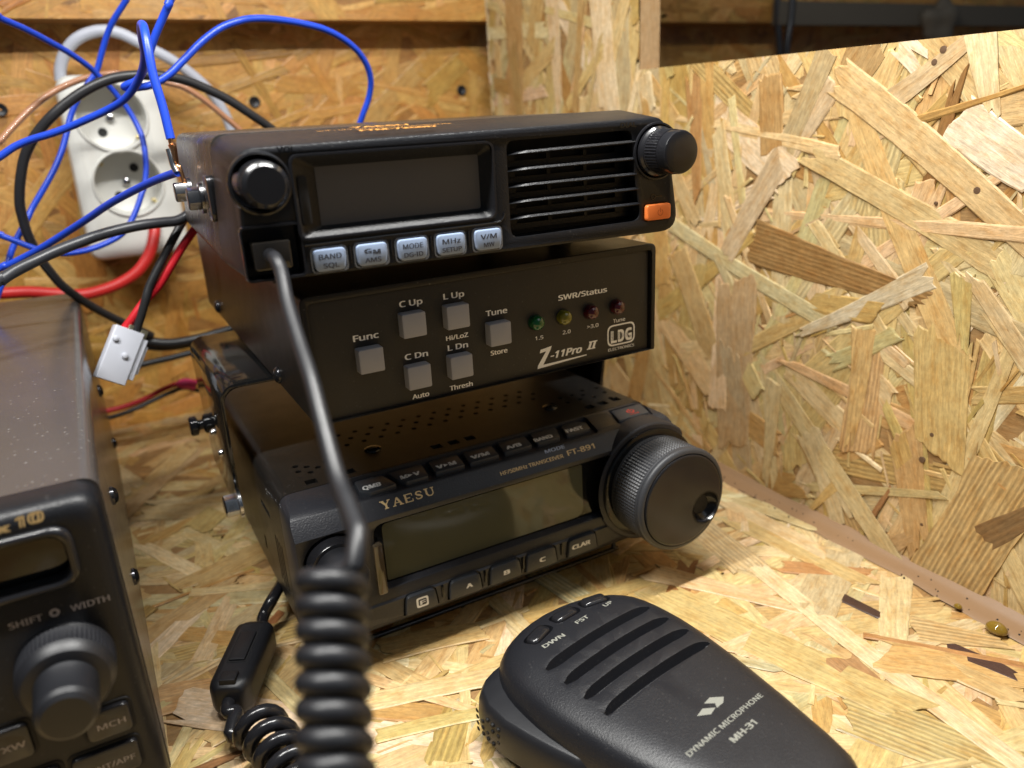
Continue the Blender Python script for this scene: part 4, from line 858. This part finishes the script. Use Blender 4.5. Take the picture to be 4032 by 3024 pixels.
for t, e0, e1, c_, a0, b_ in (('DWN', -15.4, -6.6, 2.0, 21.6, 0.02), ('FST', 0.2, 5.6, 2.0, 19.9, 0.02), ('UP', 13.2, 16.9, 2.0, 19.6, 0.02)):
    bm = BM(); text(bm, t, e0, e1, c_, mtop(a0), b_); obj('button_lettering', bm, 'grey_ink', m_)
lp = lambda u, v, wd: (v, u, surf(v, u))
bm = BM(); poly(bm, [(-3.8, 70.2), (-0.5, 69.5), (2.4, 71.6), (-0.5, 72.3)], lp); poly(bm, [(1.3, 68.6), (4.3, 68.2), (7.4, 70.6), (5.4, 71.9), (2.6, 71.9), (3.6, 70.5)], lp); obj('logo', bm, 'grey_ink', m_)
bm = BM(); text(bm, 'DYNAMIC MICROPHONE', -16.0, 15.9, 1.9, mtop(77.6), 0.015); text(bm, 'MH-31', -4.2, 6.0, 2.2, mtop(82.4), 0.03)
bme.free()
obj('lettering', bm, 'grey_ink', m_)

# ------------------------------------------------------------------ coiled cord plugged into the top radio
C = thing('microphone_cord', 'thick coiled black cord plugged into the topmost radio', 'cord', at_d(1063, 1004, 196))
def coil(axis, R_, pitch, ph0, sub=16):
    path = spline(axis, 12); pts = []; ph = ph0; nrm = None; first = True
    for i in range(len(path)-1):
        a, b = path[i], path[i+1]; t = (b-a).normalized(); u = Vector((0, 1, 0))-t*t.y; u.normalize(); v = t.cross(u)
        if first and ph0 is None: ph = max((k*0.05 for k in range(126)), key=lambda f: (u*math.cos(f)-v*math.sin(f)).dot(RT))
        first = False
        n = max(2, int((b-a).length/pitch*sub)+1)
        for k in range(n):
            q = a+(b-a)*(k/n); pts.append(q+u*R_*math.cos(ph)-v*R_*math.sin(ph)); ph += 2*math.pi*((b-a).length/n)/pitch
    return pts
pd = [(1063, 1004, 199), (1085, 1022, 192), (1108, 1074, 189), (1133, 1198, 183), (1178, 1347, 175), (1227, 1497, 167), (1272, 1670, 160), (1327, 1873, 152), (1372, 1990, 145), (1412, 2100, 138)]
st = [at_d(*p) for p in pd]
ax = [at_d(1310, 2228, 131), at_d(1311, 2400, 128.3), at_d(1312, 2622, 124.8), at_d(1322, 3005, 119), at_d(1335, 3290, 114.5)]
ax += [ax[-1]+Vector((-5, -10, -16)), ax[-1]+Vector((-12, -26, -32)), ax[-1]+Vector((-22, -48, -48))]
hl = coil(ax, 4.15, 4.0, None)
sp = spline(st, 10)
bm = BM(); tube(bm, [p-C.location/S for p in sp+hl[2:]], [1.78+0.27*min(1, i/len(sp))**3 for i in range(len(sp))]+[2.05]*(len(hl)+9), 14, smooth=False); obj('cable', bm, 'blk_soft', C, ang=80)
bm = BM(); jl = F.matrix_world
fy = math.radians(-2.17)
def F2W(x, y, z): return Vector((-4.53+x*math.cos(fy)-y*math.sin(fy), -17.11+x*math.sin(fy)+y*math.cos(fy), 143.51+z))
prism(bm, rrect(2.9, 12.4, 3.2, 10.4, 0.6), -1.0, 6, ch=0.3)
for v in bm.verts: v.co = F2W(*v.co)-C.location/S
obj('plug', bm, 'smoky', C)
# ------------------------------------------------------------------ second cord with the clip-on ferrite, on the table
C2 = thing('coiled_cable', 'thinner black cable on the table with a clip-on ferrite block', 'cable', (-20, 14, 0))
off = Vector((-20, 14, 0))
p0 = [on_y(1118, 2280, 62)]+[on_z(800+.4973*x, 2199+.4973*y, z) for x, y, z in ((560, 300, 13), (480, 450, 9), (440, 590, 8), (200, 1150, 8), (262, 1215, 7.5), (235, 1300, 7), (214, 1400, 6))]
axl = [on_z(800+.4973*x, 2199+.4973*y, 7.6) for x, y in ((400, 1290), (520, 1420), (650, 1600), (790, 1800), (900, 2050))]
axl += [axl[-1]+Vector((12, -40, 0)), axl[-1]+Vector((20, -80, 0))]
hl = coil(axl, 6.2, 7.2, 0.6)
bm = BM(); tube(bm, [p-off for p in (spline(p0, 8)+hl[3:])], 2.2, 14, smooth=False); obj('cable', bm, 'blk_smooth', C2, ang=80)
a, b = on_z(800+.4973*440, 2199+.4973*590, 8), on_z(800+.4973*205, 2199+.4973*1140, 8); d = (b-a); Lf = d.length; d.normalize()
fx = Vector((-d.y, d.x, 0)); org = a-off
def fer(u, v, h): return org+d*u+fx*v+Vector((0, 0, h-8))
bm = BM(); lp = []
sec = lambda k, kz: [(v*k, 8+(h-8)*kz) for v, h in rpoly([(-6.8, 1.5), (6.8, 1.5), (6.8, 14.5), (-6.8, 14.5)], 3.4, 3)]
for u, k, kz in ((-0.6, .55, .6), (0.0, .72, .8), (2.6, .98, .98), (3.6, 1, 1), (Lf-4.4, 1, 1), (Lf-2.6, .96, .97), (Lf-0.4, .7, .8), (Lf, .5, .6)): lp.append([fer(u, v, h) for v, h in sec(k, kz)])
loft(bm, lp); fe = obj('ferrite_clip', bm, 'blk_soft', C2, bevel=0.4)
bm = BM(); loft(bm, [[fer(u, v, h) for u, v in rrect(Lf*0.24, Lf*0.66, -2.7, 2.7, 0.5)] for h in (13.5, 15.3)]); obj('latch', bm, 'blk_soft', fe, bevel=0.25)
bm = BM(); loft(bm, [[fer(u, v, h) for u, v in rrect(Lf*0.22, Lf*0.68, -3.3, 3.3, 0.5)] for h in (13.5, 14.58)]); obj('latch_gap', bm, 'void', fe)
bm = BM(); loft(bm, [[fer(u, v, h) for u, v in rrect(Lf*0.83, Lf*0.96, -2.6, 2.6, 0.4)] for h in (11, 15.6)]); obj('catch', bm, 'blk_soft', fe, bevel=0.25)

# ------------------------------------------------------------------ double socket strip on the back wall
p = on_y(460, 560, 268)
PS = thing('power_strip', 'white socket strip fixed upright on the back wall', 'power strip', (-11.5, 310, 165))
bm = BM(); tl = math.radians(-1.0)
loft(bm, [L3(inset2(rpoly([(-27, -52), (26.5, -52), (26.5, 46), (-25, 46)], [8, 8, 9, 9], 6), i_), y) for y, i_ in ((-0.5, 0), (-36, 0), (-39.5, 1.2), (-41, 3.5), (-41.5, 6))])
cut = BM()
cs_ = [on_y(440, 462, 268.4)-Vector((-11.5, 310, 165)), on_y(508, 722, 268.4)-Vector((-11.5, 310, 165))]
for c in cs_: lathe(cut, c.x, c.z, [(-46, 17.3), (-22, 16.9)], 48)
bd = boolean(bm, cut); obj('housing', bd, 'white_pl', PS, bevel=0.8)
for c in cs_:
    bm = BM(); lathe(bm, c.x, c.z, [(-40.8, 18.6), (-42.4, 18.3), (-42.8, 17.7), (-42.4, 17.1), (-40, 16.9), (-23.5, 16.6), (-23.0, 16.0), (-23.0, 0.2)], 56, cap0=False); s = obj('socket', bm, 'white_pl', PS, ang=40)
    bm = BM()
    for k in (-1, 1): lathe(bm, c.x+k*5.2, c.z+k*7.4, [(-23.1, 2.4), (-23.5, 2.4), (-23.5, 1.6), (-23.3, 0.2)], 20)
    obj('pin_holes', bm, 'pin_hole', s)
    bm = BM(); lathe(bm, c.x, c.z, [(-24.0, 2.2), (-25.4, 2.0), (-25.8, 1.0)], 20); obj('centre_screw', bm, 'chrome', s)
    for k in (-1, 1):
        bm = BM(); box(bm, -1.3, 1.3, -37, -25, -1.0, 1.0)
        for v in bm.verts: v.co = Vector((c.x+k*11.8, 0, c.z-k*11.2))+Vector((v.co.x*0.7+v.co.z*0.7, v.co.y, v.co.z*0.7-v.co.x*0.7))
        obj('earth_clip', bm, 'brass', s, bevel=0.3)
bm = BM(); tube(bm, [on_y(.4973*x, .4973*y, Y_)-Vector((-11.5, 310, 165)) for x, y, Y_ in ((480, 640, 290), (478, 540, 288), (515, 420, 285), (600, 315, 282), (720, 258, 280), (840, 243, 278), (960, 268, 276), (1080, 325, 275), (1200, 390, 275), (1350, 470, 276), (1480, 560, 278), (1600, 660, 280), (1700, 770, 282), (1790, 920, 284), (1860, 1100, 286))], 3.0); obj('cord', bm, 'lav_pvc', PS, ang=80)

# ------------------------------------------------------------------ loose wires and cables at the back left
def wire(name, label, cat, pts, r, m, region='a', group=None, flat=1.0):
    org_ = None; P_ = []
    for x, y, Y_ in pts:
        u, v = {'a': (.4973*x, .4973*y), 'c': (.4973*x, 700+.4973*y), 'b': (1000+.4973*x, .4973*y), 'd': (.4973*x, 1500+.4973*y), 'k': (400+.2713*x, 1200+.2713*y)}[region]
        P_.append(on_y(u, v, Y_))
    if pts[0][0] < 0 or (region == 'a' and pts[0][1] < 0): P_.insert(0, P_[0]+(P_[0]-P_[1]).normalized()*70+Vector((0, 0, -8)))   # runs on out of the picture
    if pts[-1][0] < 0: P_.append(P_[-1]+(P_[-1]-P_[-2]).normalized()*70+Vector((0, 0, -8)))
    bm = BM(); tube(bm, P_, r, 12, 7, flat=flat); o = obj(name, bm, m, ang=80)
    return tag(o, label, cat, group)
cA = lambda pts: [(x, y+1407.6, Y_) for x, y, Y_ in pts]
bA = lambda pts: [(x+2010.9, y, Y_) for x, y, Y_ in pts]
GB = 'loose blue wires'
W1 = thing('blue_wire', 'blue wire rising from the copper lug into a tight upright hairpin', 'wire', on_y(.4973*1350, .4973*1090, 66), group=GB); w1o = on_y(.4973*1350, .4973*1090, 66)
bm = BM(); tube(bm, [on_y(.4973*x, .4973*y, Y_)-w1o for x, y, Y_ in ((1352, 1100, 66), (1290, 850, 68), (1215, 600, 70), (1175, 400, 72), (1150, 270, 75), (1135, 205, 80), (1118, 205, 86), (1125, 300, 96), (1145, 430, 106), (1125, 560, 116), (1070, 680, 124), (980, 790, 130), (850, 870, 136), (700, 940, 140), (550, 1005, 144), (400, 1060, 147), (250, 1105, 150), (120, 1160, 152), (0, 1240, 153), (-120, 1310, 154), (-420, 1440, 156))], 1.45, 12, 7); obj('insulation', bm, 'blue_pvc', W1, ang=80)
bm = BM(); tube(bm, [on_y(.4973*x, .4973*y, Y_)-w1o for x, y, Y_ in ((1345, 1085, 66), (1352, 1130, 66), (1372, 1180, 66), (1390, 1300, 66), (1420, 1330, 65), (1450, 1420, 64), (1470, 1500, 63))], [1.0]*9+[1.7]*12+[1.1]*30, 10, 7, flat=0.7); lug = obj('ring_lug', bm, 'copper', W1, ang=60)
bm = BM(); tube(bm, [on_y(.4973*x, .4973*y, Y_)-w1o for x, y, Y_ in ((1336, 1180, 66), (1352, 1240, 65.5), (1372, 1310, 65), (1400, 1365, 64))], 1.0, 10, 6); obj('solder', bm, 'chrome', lug, ang=60)
wire('blue_wire', 'blue wire running from the copper lug down to the left edge under the dark cable', 'wire', [(1410, 1365, 64), (1370, 1375, 68), (1200, 1440, 82), (1000, 1540, 98), (850, 1625, 110)]+cA([(700, 320, 122), (500, 450, 134), (330, 555, 142), (200, 625, 147), (60, 695, 150), (-90, 770, 152)]), 1.4, 'blue_pvc', group=GB)
wire('blue_wire', 'blue wire arching high from the sockets over and down behind the topmost radio', 'wire', [(1380, -60, 118), (1345, 20, 118), (1290, 140, 120), (1215, 320, 122), (1160, 500, 124), (1090, 630, 126), (1010, 672, 128), (985, 690, 129), (1030, 697, 129), (1110, 690, 128), (1210, 668, 127), (1340, 590, 127), (1450, 480, 128), (1600, 330, 130), (1750, 220, 132), (1900, 165, 134)]+bA([(0, 148, 136), (150, 152, 138), (350, 180, 141), (550, 230, 144), (700, 305, 147), (820, 405, 150), (895, 520, 153), (925, 640, 156), (910, 770, 159), (865, 900, 161), (830, 1000, 163)]), 1.45, 'blue_pvc', group=GB)
wire('blue_wire', 'blue wire from the left edge that dips across both sockets and curls back', 'wire', [(-120, 70, 170), (0, 142, 176), (200, 230, 184), (400, 335, 192), (550, 420, 198), (680, 510, 203), (750, 570, 206), (820, 640, 208), (880, 700, 210), (940, 770, 211), (1010, 860, 211), (1070, 960, 210), (1120, 1070, 208), (1145, 1180, 206), (1156, 1320, 204), (1148, 1460, 202)]+cA([(1125, 120, 200), (1085, 240, 198), (1030, 360, 196), (960, 450, 194), (850, 515, 192), (720, 565, 190), (600, 592, 188), (480, 600, 187), (330, 575, 186), (220, 540, 186), (120, 500, 186), (0, 455, 186), (-120, 410, 186)]), 1.35, 'blue_pvc', group=GB)
wire('blue_wire', 'blue wire coming in from the top edge and slanting down left past the sockets', 'wire', [(1040, -90, 200), (1000, 0, 204), (905, 150, 208), (850, 270, 211), (805, 420, 213), (765, 560, 214), (700, 660, 214), (620, 780, 213), (560, 920, 212), (525, 1070, 210), (485, 1210, 208), (430, 1340, 206), (360, 1470, 204), (260, 1640, 202)]+cA([(215, 330, 200), (140, 470, 198), (85, 600, 196), (60, 700, 194), (25, 830, 192), (-30, 960, 190)]), 1.35, 'blue_pvc', group=GB)
wire('black_cable', 'black cable forming a large ring in front of the sockets', 'cable', [(2200, 1060, 190), (2110, 990, 188), (2000, 915, 186), (1800, 785, 184), (1600, 688, 182), (1450, 632, 180), (1300, 602, 178), (1150, 595, 177), (1000, 602, 176), (850, 635, 176), (700, 702, 176), (550, 800, 177), (420, 910, 178), (320, 1020, 180), (240, 1140, 182), (190, 1260, 184), (165, 1400, 186), (155, 1520, 188), (158, 1630, 190)]+cA([(180, 320, 192), (212, 430, 194), (262, 540, 197), (330, 655, 200), (400, 748, 203), (490, 850, 207), (600, 935, 211), (700, 1000, 215), (820, 1070, 220), (930, 1125, 225), (1050, 1180, 230), (1200, 1250, 236)]), 2.15, 'black_pvc')
wire('grey_cable', 'dark grey cable sweeping from the topmost radio down to the left edge', 'cable', cA([(1530, 250, 128), (1480, 300, 128), (1400, 340, 127), (1300, 352, 126), (1150, 370, 124), (1000, 398, 122), (800, 450, 119), (600, 520, 116), (400, 600, 113), (250, 672, 110), (100, 750, 108), (0, 815, 106), (-120, 900, 104)]), 2.1, 'grey_pvc')
wire('copper_cable', 'clear jacketed copper coloured cable curving over the socket strip', 'cable', [(-120, 1220, 205), (0, 1115, 210), (100, 1005, 214), (250, 855, 219), (400, 742, 222), (550, 665, 224), (700, 612, 225), (850, 585, 226), (1000, 580, 226), (1150, 592, 226), (1300, 648, 226), (1450, 690, 226), (1600, 780, 226), (1750, 900, 226), (1900, 1030, 226), (2000, 1140, 226)], 1.9, 'cu_pvc', flat=0.8)
wire('red_cable', 'thick red cable curving behind the large transceiver below the sockets', 'cable', cA([(-120, 925, 262), (20, 915, 262), (230, 905, 262), (420, 915, 262), (640, 925, 262), (800, 893, 262), (950, 835, 262), (1080, 750, 262), (1165, 640, 263), (1205, 540, 264), (1222, 450, 266), (1225, 380, 268)]), 3.2, 'dkred_pvc')
k4 = lambda x, y, Y_: (x, y, Y_)
wire('black_cable', 'upper of the two black cables running flat behind the white connector', 'cable', [(300, 380, 238), (450, 450, 238), (620, 505, 238), (800, 545, 237), (1000, 555, 236), (1200, 530, 235), (1400, 490, 234), (1600, 435, 233), (1900, 350, 232), (2200, 270, 231)], 2.6, 'black_pvc', 'k', flat=1.0)
wire('black_cable', 'lower of the two black cables running flat behind the white connector', 'cable', [(250, 960, 232), (450, 900, 232), (700, 840, 232), (1000, 772, 231), (1300, 695, 230), (1600, 610, 229), (1900, 520, 228)], 1.7, 'black_pvc', 'k')
wire('grey_cable', 'stout dark cable squeezed just under the upper black cable', 'cable', [(350, 560, 240), (620, 600, 240), (900, 615, 239), (1200, 580, 238), (1500, 520, 237), (1900, 420, 236)], 2.2, 'black_pvc', 'k')
# two-wire leads
P1 = thing('power_lead', 'red and black lead ending in a white two-pin connector', 'lead', on_y(.4973*1000, 700+.4973*1190, 128)); po = on_y(.4973*1000, 700+.4973*1190, 128)
for nm, m, pts in (('red_wire', 'red_pvc', [(1640, 300, 134), (1555, 390, 133), (1448, 540, 132), (1352, 700, 131), (1255, 855, 130), (1140, 985, 129), (1050, 1110, 128), (985, 1195, 128)]), ('black_wire', 'black_pvc', [(1560, 200, 136), (1480, 290, 135), (1400, 430, 133), (1310, 600, 131), (1225, 770, 129), (1180, 870, 128), (1155, 960, 127), (1120, 1080, 127), (1078, 1215, 127)])):
    bm = BM(); tube(bm, [on_y(.4973*x, 700+.4973*y, Y_)-po for x, y, Y_ in pts], 1.75, 12, 7); obj(nm, bm, m, P1, ang=80)
ca, cb_ = on_y(.4973*1020, 700+.4973*1190, 127)-po, on_y(.4973*865, 700+.4973*1590, 121)-po
d = (cb_-ca); Lc = d.length; d.normalize(); sx = Vector((0.80, 0.25, 0.30)); sx = (sx-d*sx.dot(d)).normalized(); sy = d.cross(sx)
def con(u, v, h): return ca+d*u+sx*v+sy*h
bm = BM(); loft(bm, [[con(u, v, h) for v, h in rrect(-5.6, 6.0, -2.9, 2.9, 0.5)] for u in (0.5, Lc+1)]); cn = obj('connector', bm, 'nylon', P1, bevel=0.4)
bm = BM(); loft(bm, [[con(u, v, h) for v, h in rrect(5.4, 8.4, -2.0, 2.0, 0.4)] for u in (2.5, Lc-2)])
loft(bm, [[con(u, v, h) for v, h in rrect(8.2, 9.6, -0.9, 0.9, 0.3)] for u in (5, Lc-5)]); obj('latch_rail', bm, 'nylon', cn, bevel=0.3)
bm = BM()
for u, v in ((6, -4), (11.5, 1.6)):
    for s_ in (-1, 1): loft(bm, [[con(u+r_*math.cos(t), v+r_*math.sin(t), s_*h) for t in [2*math.pi*i/14 for i in range(14)]] for r_, h in ((1.2, 3.0), (1.15, 3.8), (0.5, 4.1))])
obj('pips', bm, 'nylon', cn)
bm = BM(); loft(bm, [[con(u, v, h) for v, h in rrect(-0.5, 1.5, -1.6, 1.6, 0.3)] for u in (-1.5, 1.5)]); loft(bm, [[con(u, v, h) for v, h in rrect(4.5, 7.4, -1.6, 1.6, 0.3)] for u in (-1.2, 2.5)]); obj('crimp_contacts', bm, 'tin', cn)
P2 = thing('red_black_lead', 'thin red and black lead gathered by a pink sleeve beside the bracket', 'lead', on_y(.4973*1475, 1505, 266)); po = on_y(.4973*1475, 1505, 266)
for nm, m, pts in (('red_wire', 'red_pvc', [(700, 275, 262), (870, 232, 263), (1000, 198, 264), (1150, 140, 265), (1300, 62, 266), (1420, 20, 266), (1540, 5, 266), (1640, 25, 264), (1720, 80, 262), (1800, 160, 258)]), ('black_wire', 'grey_pvc', [(720, 320, 260), (890, 285, 261), (1050, 230, 262), (1200, 160, 263), (1350, 90, 264), (1460, 55, 265), (1560, 74, 264), (1680, 88, 262), (1780, 130, 258)])):
    bm = BM(); tube(bm, [on_y(.4973*x, 1500+.4973*y, Y_)-po for x, y, Y_ in pts], 1.55 if 'red' in nm else 1.3, 12, 7); obj(nm, bm, m, P2, ang=80)
bm = BM(); tube(bm, [on_y(.4973*x, 1500+.4973*y, Y_)-po for x, y, Y_ in ((1400, 28, 265), (1450, 20, 265), (1500, 22, 265), (1545, 35, 265))], [1.8, 2.2, 2.8, 3.2, 3.6, 3.8]+[4.0]*20, 12, 5, flat=0.8); obj('sleeve', bm, 'pink', P2, ang=80)
